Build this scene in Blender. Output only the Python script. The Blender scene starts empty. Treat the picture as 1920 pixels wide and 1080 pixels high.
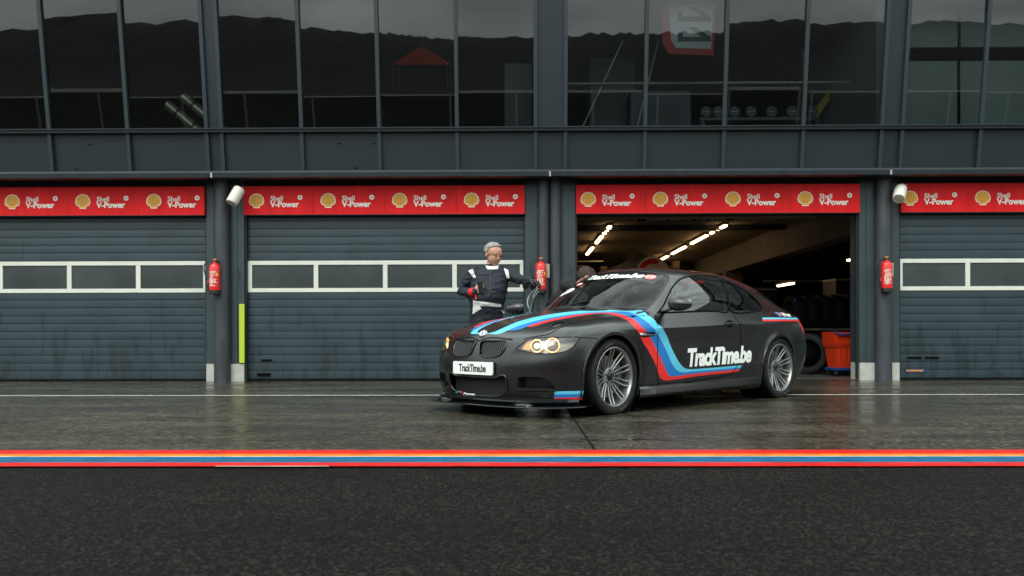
import bpy, bmesh, math, random
import numpy as np
from mathutils import Vector, Matrix
from mathutils.bvhtree import BVHTree
R_ = math.radians
S = bpy.context.scene
COL = S.collection

# ------------------------------------------------------------ camera
cam = bpy.data.cameras.new("camera")
camo = bpy.data.objects.new("camera", cam); COL.objects.link(camo); S.camera = camo
cam.sensor_width = 36.0
cam.lens = 36.0 * 1622.9 / 1920.0
cam.shift_y = (624.2 - 540.0) / 1920.0
cam.clip_end = 3000
camo.location = (0, 0, 0.7078)
camo.matrix_world = Matrix.Translation((0, 0, 0.7078)) @ Matrix.Rotation(0.0124, 4, 'Z') @ Matrix.Rotation(R_(90), 4, 'X') @ Matrix.Rotation(-0.0022, 4, 'Z')
cam.dof.use_dof = True
cam.dof.focus_distance = 7.9
cam.dof.aperture_fstop = 3.6

# ------------------------------------------------------------ world and sun
w = bpy.data.worlds.new("World"); S.world = w; w.use_nodes = True
nt = w.node_tree; nt.nodes.clear()
out = nt.nodes.new('ShaderNodeOutputWorld'); bg = nt.nodes.new('ShaderNodeBackground')
sky = nt.nodes.new('ShaderNodeTexSky'); sky.sky_type = 'NISHITA'; sky.sun_disc = False
SUN_EL, SUN_AZ = R_(48), R_(205)
sky.sun_elevation = SUN_EL; sky.sun_rotation = SUN_AZ; sky.dust_density = 4; sky.air_density = 1.0
hs = nt.nodes.new('ShaderNodeHueSaturation'); hs.inputs['Saturation'].default_value = 0.25
tint = nt.nodes.new('ShaderNodeMix'); tint.data_type = 'RGBA'; tint.blend_type = 'MULTIPLY'
tint.inputs['Factor'].default_value = 1.0; tint.inputs['B'].default_value = (0.90, 1.0, 0.985, 1)
tc = nt.nodes.new('ShaderNodeTexCoord'); mp = nt.nodes.new('ShaderNodeMapping'); mp.inputs['Scale'].default_value = (1.0, 1.0, 3.2)
nz = nt.nodes.new('ShaderNodeTexNoise'); nz.inputs['Scale'].default_value = 4.2; nz.inputs['Detail'].default_value = 7; nz.inputs['Roughness'].default_value = 0.55
cr = nt.nodes.new('ShaderNodeMapRange'); cr.inputs['From Min'].default_value = 0.35; cr.inputs['From Max'].default_value = 0.66
cr.inputs['To Min'].default_value = 0.85; cr.inputs['To Max'].default_value = 1.6
cm = nt.nodes.new('ShaderNodeMix'); cm.data_type = 'RGBA'; cm.blend_type = 'MULTIPLY'; cm.inputs['Factor'].default_value = 1.0
L = nt.links.new
fl = nt.nodes.new('ShaderNodeMix'); fl.data_type = 'RGBA'; fl.inputs['Factor'].default_value = 0.72; fl.inputs['B'].default_value = (7.0, 7.2, 7.3, 1)   # cloud deck over the clear sky
L(sky.outputs[0], fl.inputs['A']); L(fl.outputs['Result'], hs.inputs['Color']); L(hs.outputs[0], tint.inputs['A'])
L(tc.outputs['Generated'], mp.inputs[0]); L(mp.outputs[0], nz.inputs['Vector']); L(nz.outputs['Fac'], cr.inputs['Value'])
L(tint.outputs['Result'], cm.inputs['A']); L(cr.outputs[0], cm.inputs['B'])
# overcast brightness: dimmer towards the horizon, brightest overhead
sx = nt.nodes.new('ShaderNodeSeparateXYZ'); zr = nt.nodes.new('ShaderNodeMapRange'); zr.inputs['From Max'].default_value = 0.95; zr.inputs['To Min'].default_value = 0.85; zr.inputs['To Max'].default_value = 1.75
cz = nt.nodes.new('ShaderNodeMix'); cz.data_type = 'RGBA'; cz.blend_type = 'MULTIPLY'; cz.inputs['Factor'].default_value = 1.0
L(tc.outputs['Generated'], sx.inputs[0]); pz = nt.nodes.new('ShaderNodeMath'); pz.operation = 'POWER'; pz.inputs[1].default_value = 1.35; pz.use_clamp = True; L(sx.outputs['Z'], pz.inputs[0]); L(pz.outputs[0], zr.inputs['Value']); L(cm.outputs['Result'], cz.inputs['A']); L(zr.outputs[0], cz.inputs['B'])
L(cz.outputs['Result'], bg.inputs[0]); bg.inputs[1].default_value = 0.15; L(bg.outputs[0], out.inputs[0])
sl = bpy.data.lights.new("sun", 'SUN'); sl.energy = 0.7; sl.angle = R_(25); sl.color = (1, 0.95, 0.88)
so = bpy.data.objects.new("sun", sl); COL.objects.link(so)
# sky sun_rotation is measured clockwise from +Y
sd = Vector((math.sin(SUN_AZ) * math.cos(SUN_EL), math.cos(SUN_AZ) * math.cos(SUN_EL), math.sin(SUN_EL)))
so.rotation_euler = (-sd).to_track_quat('-Z', 'Y').to_euler()
S.view_settings.view_transform = 'Standard'; S.view_settings.look = 'None'
S.view_settings.exposure = 0.42; S.view_settings.gamma = 1.0
S.cycles.max_bounces = 8; S.cycles.sample_clamp_indirect = 4.0

# ------------------------------------------------------------ helpers
def mat(name, col, rough=0.5, metal=0.0, spec=0.5, noise=0, nscale=8, nstretch=(1, 1, 1), bump=0, bscale=60, emit=None, es=1.0, coat=0, rvar=0):
    m = bpy.data.materials.new(name); m.use_nodes = True
    n = m.node_tree; b = n.nodes['Principled BSDF']
    b.inputs['Base Color'].default_value = (*col, 1); b.inputs['Roughness'].default_value = rough
    b.inputs['Metallic'].default_value = metal; b.inputs['Specular IOR Level'].default_value = spec
    if coat: b.inputs['Coat Weight'].default_value = coat; b.inputs['Coat Roughness'].default_value = 0.05
    if emit: b.inputs['Emission Color'].default_value = (*emit, 1); b.inputs['Emission Strength'].default_value = es
    if noise or bump or rvar:
        t = n.nodes.new('ShaderNodeTexCoord')
    if noise or rvar:
        q = n.nodes.new('ShaderNodeMapping'); q.inputs['Scale'].default_value = nstretch
        z = n.nodes.new('ShaderNodeTexNoise'); z.inputs['Scale'].default_value = nscale; z.inputs['Detail'].default_value = 6
        n.links.new(t.outputs['Object'], q.inputs[0]); n.links.new(q.outputs[0], z.inputs['Vector'])
        if noise:
            r = n.nodes.new('ShaderNodeMapRange'); r.inputs['From Min'].default_value = 0.3; r.inputs['From Max'].default_value = 0.7
            r.inputs['To Min'].default_value = 1 - noise; r.inputs['To Max'].default_value = 1 + noise
            x = n.nodes.new('ShaderNodeMix'); x.data_type = 'RGBA'; x.blend_type = 'MULTIPLY'; x.inputs['Factor'].default_value = 1
            x.inputs['A'].default_value = (*col, 1)
            n.links.new(z.outputs['Fac'], r.inputs['Value']); n.links.new(r.outputs[0], x.inputs['B']); n.links.new(x.outputs['Result'], b.inputs['Base Color'])
        if rvar:
            r2 = n.nodes.new('ShaderNodeMapRange'); r2.inputs['From Min'].default_value = 0.3; r2.inputs['From Max'].default_value = 0.7
            r2.inputs['To Min'].default_value = max(0, rough - rvar); r2.inputs['To Max'].default_value = min(1, rough + rvar)
            n.links.new(z.outputs['Fac'], r2.inputs['Value']); n.links.new(r2.outputs[0], b.inputs['Roughness'])
    if bump:
        z2 = n.nodes.new('ShaderNodeTexNoise'); z2.inputs['Scale'].default_value = bscale; z2.inputs['Detail'].default_value = 4
        bp = n.nodes.new('ShaderNodeBump'); bp.inputs['Strength'].default_value = bump; bp.inputs['Distance'].default_value = 0.01
        n.links.new(t.outputs['Object'], z2.inputs['Vector']); n.links.new(z2.outputs['Fac'], bp.inputs['Height']); n.links.new(bp.outputs[0], b.inputs['Normal'])
    return m

def glass_mat(name, tint, refl=0.06, rough=0.0, ior=1.5, rcol=(1, 1, 1)):
    m = bpy.data.materials.new(name); m.use_nodes = True
    n = m.node_tree; n.nodes.clear()
    o = n.nodes.new('ShaderNodeOutputMaterial'); t = n.nodes.new('ShaderNodeBsdfTransparent'); t.inputs[0].default_value = (*tint, 1)
    g = n.nodes.new('ShaderNodeBsdfGlossy'); g.inputs['Roughness'].default_value = rough; g.inputs['Color'].default_value = (*rcol, 1)
    f = n.nodes.new('ShaderNodeFresnel'); f.inputs['IOR'].default_value = ior
    a = n.nodes.new('ShaderNodeMath'); a.operation = 'ADD'; a.inputs[1].default_value = refl; a.use_clamp = True
    x = n.nodes.new('ShaderNodeMixShader')
    n.links.new(f.outputs[0], a.inputs[0]); n.links.new(a.outputs[0], x.inputs[0]); n.links.new(t.outputs[0], x.inputs[1]); n.links.new(g.outputs[0], x.inputs[2])
    n.links.new(x.outputs[0], o.inputs[0])
    return m

def meta(o, label=None, cat=None, group=None, kind=None):
    if label: o['label'] = label
    if cat: o['category'] = cat
    if group: o['group'] = group
    if kind: o['kind'] = kind
    return o

def empty(name, loc=(0, 0, 0), rz=0, parent=None):
    o = bpy.data.objects.new(name, None); COL.objects.link(o); o.location = loc; o.rotation_euler = (0, 0, rz)
    o.empty_display_size = 0.1
    if parent: o.parent = parent
    return o

class MB:
    def __init__(s): s.v = []; s.f = []; s.m = []
    def add(s, vs, fs, mi=0):
        b = len(s.v); s.v += [tuple(float(c) for c in q) for q in vs]
        s.f += [tuple(b + i for i in f) for f in fs]; s.m += [mi] * len(fs); return s
    def box(s, x0, x1, y0, y1, z0, z1, mi=0):
        if x0 > x1: x0, x1 = x1, x0
        if y0 > y1: y0, y1 = y1, y0
        if z0 > z1: z0, z1 = z1, z0
        v = [(x, y, z) for z in (z0, z1) for y in (y0, y1) for x in (x0, x1)]
        return s.add(v, [(0, 2, 3, 1), (4, 5, 7, 6), (0, 1, 5, 4), (2, 6, 7, 3), (0, 4, 6, 2), (1, 3, 7, 5)], mi)
    def bbox(s, x0, x1, y0, y1, z0, z1, b=0.005, mi=0):
        # box with chamfered edges
        bm = bmesh.new(); bmesh.ops.create_cube(bm, size=1)
        for q in bm.verts: q.co = Vector(((x0 + x1) / 2 + q.co.x * (x1 - x0), (y0 + y1) / 2 + q.co.y * (y1 - y0), (z0 + z1) / 2 + q.co.z * (z1 - z0)))
        bmesh.ops.bevel(bm, geom=bm.edges[:], offset=b, segments=2, affect='EDGES', profile=0.5)
        return s.addbm(bm, mi)
    def addbm(s, bm, mi=0):
        bm.verts.index_update(); s.add([q.co[:] for q in bm.verts], [[q.index for q in f.verts] for f in bm.faces], mi); bm.free(); return s
    def hexa(s, p, mi=0):
        return s.add(p, [(0, 3, 2, 1), (4, 5, 6, 7), (0, 1, 5, 4), (1, 2, 6, 5), (2, 3, 7, 6), (3, 0, 4, 7)], mi)
    def tube(s, pts, r, n=10, mi=0, cap=True, closed=False, flat=1.0):
        P = [Vector(p) for p in pts]; rs = r if isinstance(r, (list, tuple)) else [r] * len(P)
        rings = []; up = None
        for i, p in enumerate(P):
            if closed: d = P[(i + 1) % len(P)] - P[i - 1]
            else: d = P[min(i + 1, len(P) - 1)] - P[max(i - 1, 0)]
            d.normalize()
            if up is None: up = Vector((0, 0, 1)) if abs(d.z) < 0.9 else Vector((1, 0, 0))
            a = d.cross(up)
            if a.length < 1e-5: a = d.cross(Vector((1, 0.1, 0)))
            a.normalize(); b = a.cross(d).normalized(); up = b
            rings.append([p + (a * math.cos(t) + b * math.sin(t) * flat) * rs[i] for t in [2 * math.pi * k / n for k in range(n)]])
        vs = [q for ring in rings for q in ring]; fs = []
        m = len(P); e = m if closed else m - 1
        for i in range(e):
            for k in range(n):
                fs.append((i * n + k, i * n + (k + 1) % n, ((i + 1) % m) * n + (k + 1) % n, ((i + 1) % m) * n + k))
        if cap and not closed:
            fs.append(tuple(reversed(range(n)))); fs.append(tuple(range((m - 1) * n, m * n)))
        return s.add(vs, fs, mi)
    def cyl(s, p0, p1, r0, r1=None, n=20, mi=0):
        return s.tube([p0, p1], [r0, r0 if r1 is None else r1], n, mi)
    def lathe(s, prof, o=(0, 0, 0), ax='Z', n=32, mi=0, a0=0, a1=2 * math.pi):
        full = abs(a1 - a0 - 2 * math.pi) < 1e-6; cnt = n if full else n + 1
        vs = []
        for r, h in prof:
            for k in range(cnt):
                t = a0 + (a1 - a0) * k / n; c, q = r * math.cos(t), r * math.sin(t)
                if ax == 'Z': p = (c, q, h)
                elif ax == 'Y': p = (c, h, q)
                else: p = (h, c, q)
                vs.append((p[0] + o[0], p[1] + o[1], p[2] + o[2]))
        fs = []
        for i in range(len(prof) - 1):
            for k in range(n):
                k2 = (k + 1) % cnt; fs.append((i * cnt + k, i * cnt + k2, (i + 1) * cnt + k2, (i + 1) * cnt + k))
        return s.add(vs, fs, mi)
    def prism(s, poly, d, mi=0, plane='XZ', off=0.0):
        # polygon in a plane, extruded by d along the third axis from off
        def P(u, v, t): return {'XZ': (u, t, v), 'XY': (u, v, t), 'YZ': (t, u, v)}[plane]
        n = len(poly); vs = [P(u, v, off) for u, v in poly] + [P(u, v, off + d) for u, v in poly]
        fs = [tuple(range(n)), tuple(reversed(range(n, 2 * n)))] + [(i, n + i, n + (i + 1) % n, (i + 1) % n) for i in range(n)]
        return s.add(vs, fs, mi)
    def grid(s, P, mi=0, closed=False):
        nu, nv = len(P), len(P[0]); vs = [q for r in P for q in r]; fs = []
        for i in range(nu - 1):
            for j in range(nv if closed else nv - 1):
                j2 = (j + 1) % nv; fs.append((i * nv + j, i * nv + j2, (i + 1) * nv + j2, (i + 1) * nv + j))
        return s.add(vs, fs, mi)
    def build(s, name, mats, parent=None, smooth=None, fix=True, loc=None, rot=None):
        me = bpy.data.meshes.new(name); me.from_pydata(s.v, [], s.f)
        if not isinstance(mats, (list, tuple)): mats = [mats]
        for q in mats: me.materials.append(q)
        me.polygons.foreach_set('material_index', [min(i, len(mats) - 1) for i in s.m]); me.update()
        if fix:
            bm = bmesh.new(); bm.from_mesh(me); bmesh.ops.recalc_face_normals(bm, faces=bm.faces[:]); bm.to_mesh(me); bm.free()
        if smooth:
            me.shade_smooth(); me.set_sharp_from_angle(angle=R_(smooth))
        o = bpy.data.objects.new(name, me); COL.objects.link(o)
        if parent: o.parent = parent
        if loc: o.location = loc
        if rot: o.rotation_euler = rot
        return o

def copy_tree(o, parent=None):
    c = o.copy(); COL.objects.link(c); c.parent = parent
    if parent: c.matrix_parent_inverse = o.matrix_parent_inverse
    for ch in list(o.children): copy_tree(ch, c)
    return c

def text_bm(txt, size=1.0, bold=0.0, shear=0.0, xs=1.0, extrude=0.0, align='LEFT', spacing=1.0):
    cu = bpy.data.curves.new('t', 'FONT'); cu.body = txt; cu.size = size; cu.offset = bold; cu.shear = shear; cu.extrude = extrude
    cu.align_x = align; cu.space_character = spacing; cu.resolution_u = 4
    o = bpy.data.objects.new('t', cu); COL.objects.link(o)
    bpy.context.view_layer.update()
    me = bpy.data.meshes.new_from_object(o); bpy.data.objects.remove(o)
    bm = bmesh.new(); bm.from_mesh(me); bpy.data.meshes.remove(me)
    for v in bm.verts: v.co.x *= xs
    return bm
# ============================================================ the car
# local frame: x back from the front axle, y to the car's right, z up
CX, CY, CTH = 0.18, 8.0719, 0.7679
FA = (-0.03, 0.33, 0.362); RA = (2.72, 0.33, 0.338)          # wheel arches: x, z, radius

def hermite(P, t, T):
    # nonuniform cubic Hermite through P (n x k) at parameters t, sampled at T
    P = np.asarray(P, float); t = np.asarray(t, float); n = len(t)
    d = np.diff(P, axis=0) / np.diff(t)[:, None]
    m = np.zeros_like(P)
    if n == 2: m[:] = d[0]
    else:
        h = np.diff(t)
        m[1:-1] = (d[:-1] * h[1:, None] + d[1:] * h[:-1, None]) / (h[:-1] + h[1:])[:, None]
        m[0] = 1.5 * d[0] - 0.5 * m[1]; m[-1] = 1.5 * d[-1] - 0.5 * m[-2]
    i = np.clip(np.searchsorted(t, T, side='right') - 1, 0, n - 2)
    hh = (t[i + 1] - t[i])[:, None]; s = ((T - t[i])[:, None]) / hh
    return ((2 * s**3 - 3 * s**2 + 1) * P[i] + (s**3 - 2 * s**2 + s) * hh * m[i] + (-2 * s**3 + 3 * s**2) * P[i + 1] + (s**3 - s**2) * hh * m[i + 1])

A0 = [(-.788, .15), (-.820, .24), (-.840, .36), (-.836, .47), (-.812, .57), (-.788, .625), (-.772, .648), (-.760, .662)]
def nose(y, dx, zs=None, ys=(1,)*8, dxs=(1,)*8, top=None):
    r = []
    for k, (x, z) in enumerate(A0):
        r.append((x + dx * dxs[k], y * ys[k], z if zs is None else zs[k]))
    e = r[7]
    xc, zc = top
    for w in (.12, .3, .5, .75, 1.0):
        s = 1 - (1 - w) ** 2.0
        r.append((e[0] + (xc - e[0]) * w, e[1] * (1 - w), e[2] + (zc - e[2]) * s))
    return r
def hood_side(rows, e, xc, zc):
    r = list(rows)
    for w in (.12, .3, .5, .75, 1.0):
        s = 1 - (1 - w) ** 2.1
        r.append((e[0] + (xc - e[0]) * w, e[1] * (1 - w), e[2] + (zc - e[2]) * s))
    return r
def side(x, rows, top=None):
    return [(q[0], q[1], q[2]) if len(q) == 3 else (x, q[0], q[1]) for q in rows]
ST = []      # stations: (u, 13 points)
ST.append(nose(0, 0, top=(-.722, .706)))
ST.append(nose(.2, .008, zs=[.15, .24, .36, .47, .57, .625, .648, .663], ys=(1, 1, 1, 1, .98, .96, .94, .92), top=(-.68, .722)))
ST.append(nose(.38, .036, zs=[.15, .24, .36, .47, .57, .63, .652, .667], ys=(1, 1, 1, 1, .98, .96, .93, .90), top=(-.61, .746)))
ST.append(nose(.54, .088, zs=[.15, .24, .36, .48, .58, .638, .658, .675], ys=(1, 1, 1, 1, .98, .95, .92, .88), top=(-.51, .772)))
ST.append(nose(.68, .160, zs=[.15, .24, .36, .49, .59, .650, .673, .694], ys=(1, 1, 1, 1, .98, .95, .91, .86), dxs=(1, 1, 1, 1, 1, .98, .96, .93), top=(-.39, .797)))
ST.append(nose(.79, .275, zs=[.15, .24, .37, .50, .60, .665, .698, .728], ys=(1, 1, 1, 1, .99, .965, .905, .82), dxs=(1, 1, 1, 1, .98, .95, .9, .86), top=(-.27, .82)))
G = [(-.40, .845, .15), (-.405, .862, .24), (-.405, .872, .38), (-.402, .872, .52), (-.40, .866, .62), (-.395, .850, .685), (-.40, .79, .735), (-.41, .675, .767)]
ST.append(hood_side(G, G[7], -.14, .842))
H = side(-.2, [(.85, .15), (.868, .24), (.885, .38), (.895, .52), (.899, .63), (.892, .705), (.838, .765), (-.21, .695, .803)])
ST.append(hood_side(H, H[7], -.02, .862))
I = side(0, [(.85, .15), (.868, .24), (.885, .38), (.897, .52), (.903, .65), (.897, .728), (.848, .79), (-.01, .710, .832)])
ST.append(hood_side(I, I[7], .10, .88))
J = side(.25, [(.85, .145), (.868, .24), (.882, .38), (.890, .53), (.893, .65), (.889, .738), (.85, .80), (.24, .728, .853)])
ST.append(hood_side(J, J[7], .21, .898))
K = side(.45, [(.85, .145), (.868, .24), (.876, .38), (.877, .53), (.876, .65), (.880, .742), (.85, .808), (.45, .752, .866)])
ST.append(hood_side(K, K[7], .30, .912))
Lr = side(.64, [(.85, .145), (.868, .24), (.875, .38), (.871, .53), (.866, .65), (.877, .748), (.840, .806), (.64, .790, .876)])
ST.append(Lr + [(.62, .762, .888), (.60, .715, .896), (.55, .56, .905), (.43, .29, .918), (.38, 0, .922)])
NL = len(ST) - 1       # cowl crease station
Wa = side(.86, [(.85, .143), (.868, .242), (.877, .38), (.872, .53), (.867, .66), (.878, .754), (.842, .816), (.86, .799, .887)])
ST.append(Wa + [(.885, .778, .945), (.905, .738, 1.015), (.885, .690, 1.045), (.72, .36, 1.108), (.66, 0, 1.118)])
Wb = side(1.22, [(.85, .14), (.870, .245), (.879, .38), (.874, .53), (.868, .67), (.881, .766), (.845, .829), (1.22, .806, .900)])
ST.append(Wb + [(1.23, .775, 1.03), (1.245, .665, 1.185), (1.205, .600, 1.252), (1.10, .31, 1.318), (1.06, 0, 1.330)])
N_ = side(1.75, [(.85, .14), (.870, .250), (.880, .39), (.875, .54), (.870, .68), (.885, .787), (.849, .848), (1.75, .810, .914)])
ST.append(N_ + [(1.75, .770, 1.07), (1.75, .632, 1.262), (1.74, .54, 1.318), (1.73, .28, 1.361), (1.73, 0, 1.368)])
O_ = side(2.2, [(.85, .14), (.868, .255), (.884, .40), (.886, .54), (.884, .68), (.888, .800), (.846, .862), (2.2, .800, .924)])
ST.append(O_ + [(2.2, .757, 1.07), (2.2, .635, 1.238), (2.2, .54, 1.303), (2.2, .28, 1.345), (2.2, 0, 1.352)])
P_ = side(2.47, [(.85, .15), (.868, .26), (.890, .40), (.899, .54), (.900, .68), (.894, .804), (.844, .868), (2.47, .788, .928)])
ST.append(P_ + [(2.47, .742, 1.04), (2.48, .650, 1.175), (2.48, .548, 1.258), (2.47, .28, 1.305), (2.46, 0, 1.313)])
Q_ = side(2.76, [(.84, .17), (.86, .26), (.888, .40), (.900, .54), (.903, .66), (.893, .802), (.852, .878), (2.76, .765, .930)])
ST.append(Q_ + [(2.76, .723, 1.010), (2.77, .655, 1.105), (2.78, .56, 1.182), (2.77, .3, 1.225), (2.76, 0, 1.235)])
X_ = side(3.05, [(.83, .18), (.85, .26), (.872, .40), (.884, .54), (.886, .66), (.873, .795), (.822, .880), (3.05, .735, .940)])
ST.append(X_ + [(3.05, .700, .978), (3.06, .65, 1.020), (3.08, .56, 1.062), (3.1, .3, 1.100), (3.1, 0, 1.106)])
Y_ = side(3.28, [(.79, .20), (.815, .27), (.838, .40), (.846, .54), (.848, .66), (.834, .785), (.78, .876), (3.28, .70, .930)])
ST.append(Y_ + [(3.29, .66, .952), (3.30, .61, .968), (3.32, .5, .984), (3.34, .27, 1.002), (3.35, 0, 1.008)])
Z_ = [(3.43, .71, .21), (3.465, .742, .28), (3.50, .768, .40), (3.51, .778, .54), (3.50, .772, .66), (3.475, .752, .775), (3.45, .70, .862), (3.43, .63, .913)]
ST.append(Z_ + [(3.44, .58, .938), (3.46, .51, .955), (3.48, .42, .966), (3.50, .23, .980), (3.51, 0, .984)])
U_ = [(3.56, .58, .21), (3.60, .62, .28), (3.655, .65, .40), (3.665, .655, .54), (3.65, .645, .66), (3.615, .625, .775), (3.58, .585, .868), (3.56, .53, .924)]
ST.append(U_ + [(3.565, .49, .946), (3.575, .43, .957), (3.585, .35, .966), (3.60, .18, .978), (3.605, 0, .982)])
V_ = [(3.66, .33, .21), (3.70, .35, .28), (3.745, .36, .40), (3.75, .36, .54), (3.735, .35, .66), (3.70, .34, .775), (3.66, .33, .87), (3.63, .31, .925)]
ST.append(V_ + [(3.632, .28, .945), (3.638, .24, .95), (3.645, .19, .96), (3.65, .09, .97), (3.655, 0, .975)])
W_ = [(3.69, 0, .21), (3.73, 0, .28), (3.77, 0, .40), (3.775, 0, .54), (3.76, 0, .66), (3.72, 0, .775), (3.68, 0, .87), (3.655, 0, .93)]
ST.append(W_ + [(3.655, 0, .945), (3.657, 0, .955), (3.66, 0, .965), (3.665, 0, .973), (3.67, 0, .98)])
ST = np.array(ST)

def car_net():
    # 1) dense sections: split at rows 5 and 7
    n1, n2, n3 = 26, 9, 30
    D = []
    for q in ST:
        def seg(a, b, n):
            p = q[a:b + 1]; dd = np.linalg.norm(np.diff(p, axis=0), axis=1); dd = np.maximum(dd, .004)
            t = np.concatenate([[0], np.cumsum(np.sqrt(dd))]); t /= t[-1]
            return hermite(p, t, np.linspace(0, 1, n))
        D.append((seg(0, 5, n1), seg(5, 7, n2), seg(7, 12, n3)))
    # 2) parameter along the car
    mid = ST[:, 2, :2]; du = np.linalg.norm(np.diff(mid, axis=0), axis=1); u = np.concatenate([[0], np.cumsum(du)])
    # on the side u must follow x
    iG = 6; iY = len(ST) - 5
    uG = u[iG]
    for k in range(iG, len(ST)):
        if k <= iY: u[k] = uG + (ST[k, 2, 0] - ST[iG, 2, 0])
        else: u[k] = u[k - 1] + du[k - 1]
    x2u = lambda x: uG + (x - ST[iG, 2, 0])
    us = []
    for k in range(len(u) - 1):
        n = max(2, int(round((u[k + 1] - u[k]) / .028)))
        us += list(np.linspace(u[k], u[k + 1], n, endpoint=False))
    us.append(u[-1])
    us = [q for q in us if not any(abs(q - x2u(a[0])) < a[2] + .012 for a in (FA, RA))]
    clip = {}
    for q in us: clip[q] = None
    for a in (FA, RA):
        for k in range(0, 45):
            ph = math.pi * k / 44
            x = a[0] - a[2] * math.cos(ph); q = x2u(x)
            if k == 0: us.append(q - 1e-4); clip[q - 1e-4] = None
            if k == 44: us.append(q + 1e-4); clip[q + 1e-4] = None
            us.append(q); clip[q] = a[1] + a[2] * math.sin(ph)
    us = sorted(us)
    # 3) interpolate every dense row along u, split at the cowl
    U = np.array(us)
    def along(seg):
        arr = np.stack([d[seg] for d in D])        # stations x samples x 3
        res = np.zeros((len(U), arr.shape[1], 3))
        for j in range(arr.shape[1]):
            split = seg == 2 and j > 0
            if split:
                a = U <= u[NL]
                res[a, j] = hermite(arr[:NL + 1, j], u[:NL + 1], U[a]); res[~a, j] = hermite(arr[NL:, j], u[NL:], U[~a])
            else: res[:, j] = hermite(arr[:, j], u, U)
        return res
    lo, mi, hi = along(0), along(1), along(2)
    cols = []
    for c, q in enumerate(us):
        low = lo[c]
        za = clip[q]
        if za is not None:
            zz = low[:, 2]; k = max(0, int(np.searchsorted(zz, za)) - 1)
            v0 = k + (za - zz[k]) / (zz[k + 1] - zz[k]); vv = np.linspace(v0, len(zz) - 1, len(zz))
            low = np.stack([np.interp(vv, np.arange(len(zz)), low[:, d]) for d in range(3)], 1)
        cols.append(np.concatenate([low, mi[c][1:], hi[c][1:]]))
    C = np.array(cols)
    # wheel-arch flare
    for a in (FA, RA):
        r = np.hypot(C[:, :, 0] - a[0], C[:, :, 2] - a[1])
        m = (C[:, :, 1] > .75) & (C[:, :, 2] < .8)
        C[:, :, 1] += np.where(m, .010 * np.exp(-((r - a[2]) / .045) ** 2), 0)
    # power dome of the hood
    x, y = C[:, :, 0], C[:, :, 1]
    ft = np.clip((x + .72) / .25, 0, 1) * np.clip((.52 - x) / .25, 0, 1)
    top = np.zeros(C.shape[:2], bool); top[:, 34:] = True
    yd = .20 + .12 * np.clip((x + .7) / 1.2, 0, 1)
    C[:, :, 2] += np.where(top & (x < .6), .020 * ft * (1 / (1 + np.exp((y - yd) / .022))), 0)
    return C, u
NETC, NETU = car_net()
ROWB = 26 + 8 + 29       # samples per column

def cut_poly(bm, pts, d, accept, pad=0.03):
    """Cut the mesh along a closed polygon of 3D points projected along d; return the faces inside."""
    d = Vector(d).normalized(); ex = d.orthogonal().normalized(); ey = d.cross(ex)
    P = [Vector(p) for p in pts]; Q = [(p.dot(ex), p.dot(ey)) for p in P]
    qx = [q[0] for q in Q]; qy = [q[1] for q in Q]; X0, X1, Y0, Y1 = min(qx) - .002, max(qx) + .002, min(qy) - .002, max(qy) + .002
    def rect(f):
        us = [v.co.dot(ex) for v in f.verts]; vs = [v.co.dot(ey) for v in f.verts]; return min(us), max(us), min(vs), max(vs)
    cand = {}
    for f in bm.faces:
        if not accept(f.calc_center_median(), f.normal): continue
        r = rect(f)
        if r[1] < X0 or r[0] > X1 or r[3] < Y0 or r[2] > Y1: continue
        cand[f] = r
    for i in range(len(P)):
        a, b = P[i], P[(i + 1) % len(P)]
        nrm = (b - a).cross(d)
        if nrm.length < 1e-7: continue
        nrm.normalize(); qa, qb = Q[i], Q[(i + 1) % len(P)]
        x0, x1 = min(qa[0], qb[0]) - .002, max(qa[0], qb[0]) + .002; y0, y1 = min(qa[1], qb[1]) - .002, max(qa[1], qb[1]) + .002
        fs = [f for f, r in cand.items() if not (r[1] < x0 or r[0] > x1 or r[3] < y0 or r[2] > y1)]
        if not fs: continue
        geom = list(set(fs) | {e for f in fs for e in f.edges} | {v for f in fs for v in f.verts})
        for f in fs: del cand[f]
        res = bmesh.ops.bisect_plane(bm, geom=geom, plane_co=a, plane_no=nrm, dist=1e-5)
        for g in res['geom']:
            if isinstance(g, bmesh.types.BMFace) and g.is_valid: cand[g] = rect(g)
    inside = []
    for f in cand:
        c = f.calc_center_median()
        u, v = c.dot(ex), c.dot(ey); ins = False; n = len(Q)
        for i in range(n):
            (xa, ya), (xb, yb) = Q[i], Q[(i + 1) % n]
            if (ya > v) != (yb > v) and u < (xb - xa) * (v - ya) / (yb - ya) + xa: ins = not ins
        if ins: inside.append(f)
    return inside

def half_body():
    bm = bmesh.new(); C = NETC; nu, nv = C.shape[:2]
    vs = [[bm.verts.new(C[i, j]) for j in range(nv)] for i in range(nu)]
    L_ = bm.faces.layers.int.new('part')
    for i in range(nu - 1):
        for j in range(nv - 1):
            try: bm.faces.new((vs[i][j], vs[i + 1][j], vs[i + 1][j + 1], vs[i][j + 1]))
            except ValueError: pass
    bmesh.ops.remove_doubles(bm, verts=bm.verts[:], dist=2e-5)
    bmesh.ops.dissolve_degenerate(bm, dist=1e-5, edges=bm.edges[:])
    bmesh.ops.recalc_face_normals(bm, faces=bm.faces[:])
    # outward
    s = sum(f.normal.z for f in bm.faces if f.calc_center_median().z > 1.1)
    if s < 0: bmesh.ops.reverse_faces(bm, faces=bm.faces[:])
    return bm
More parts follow.
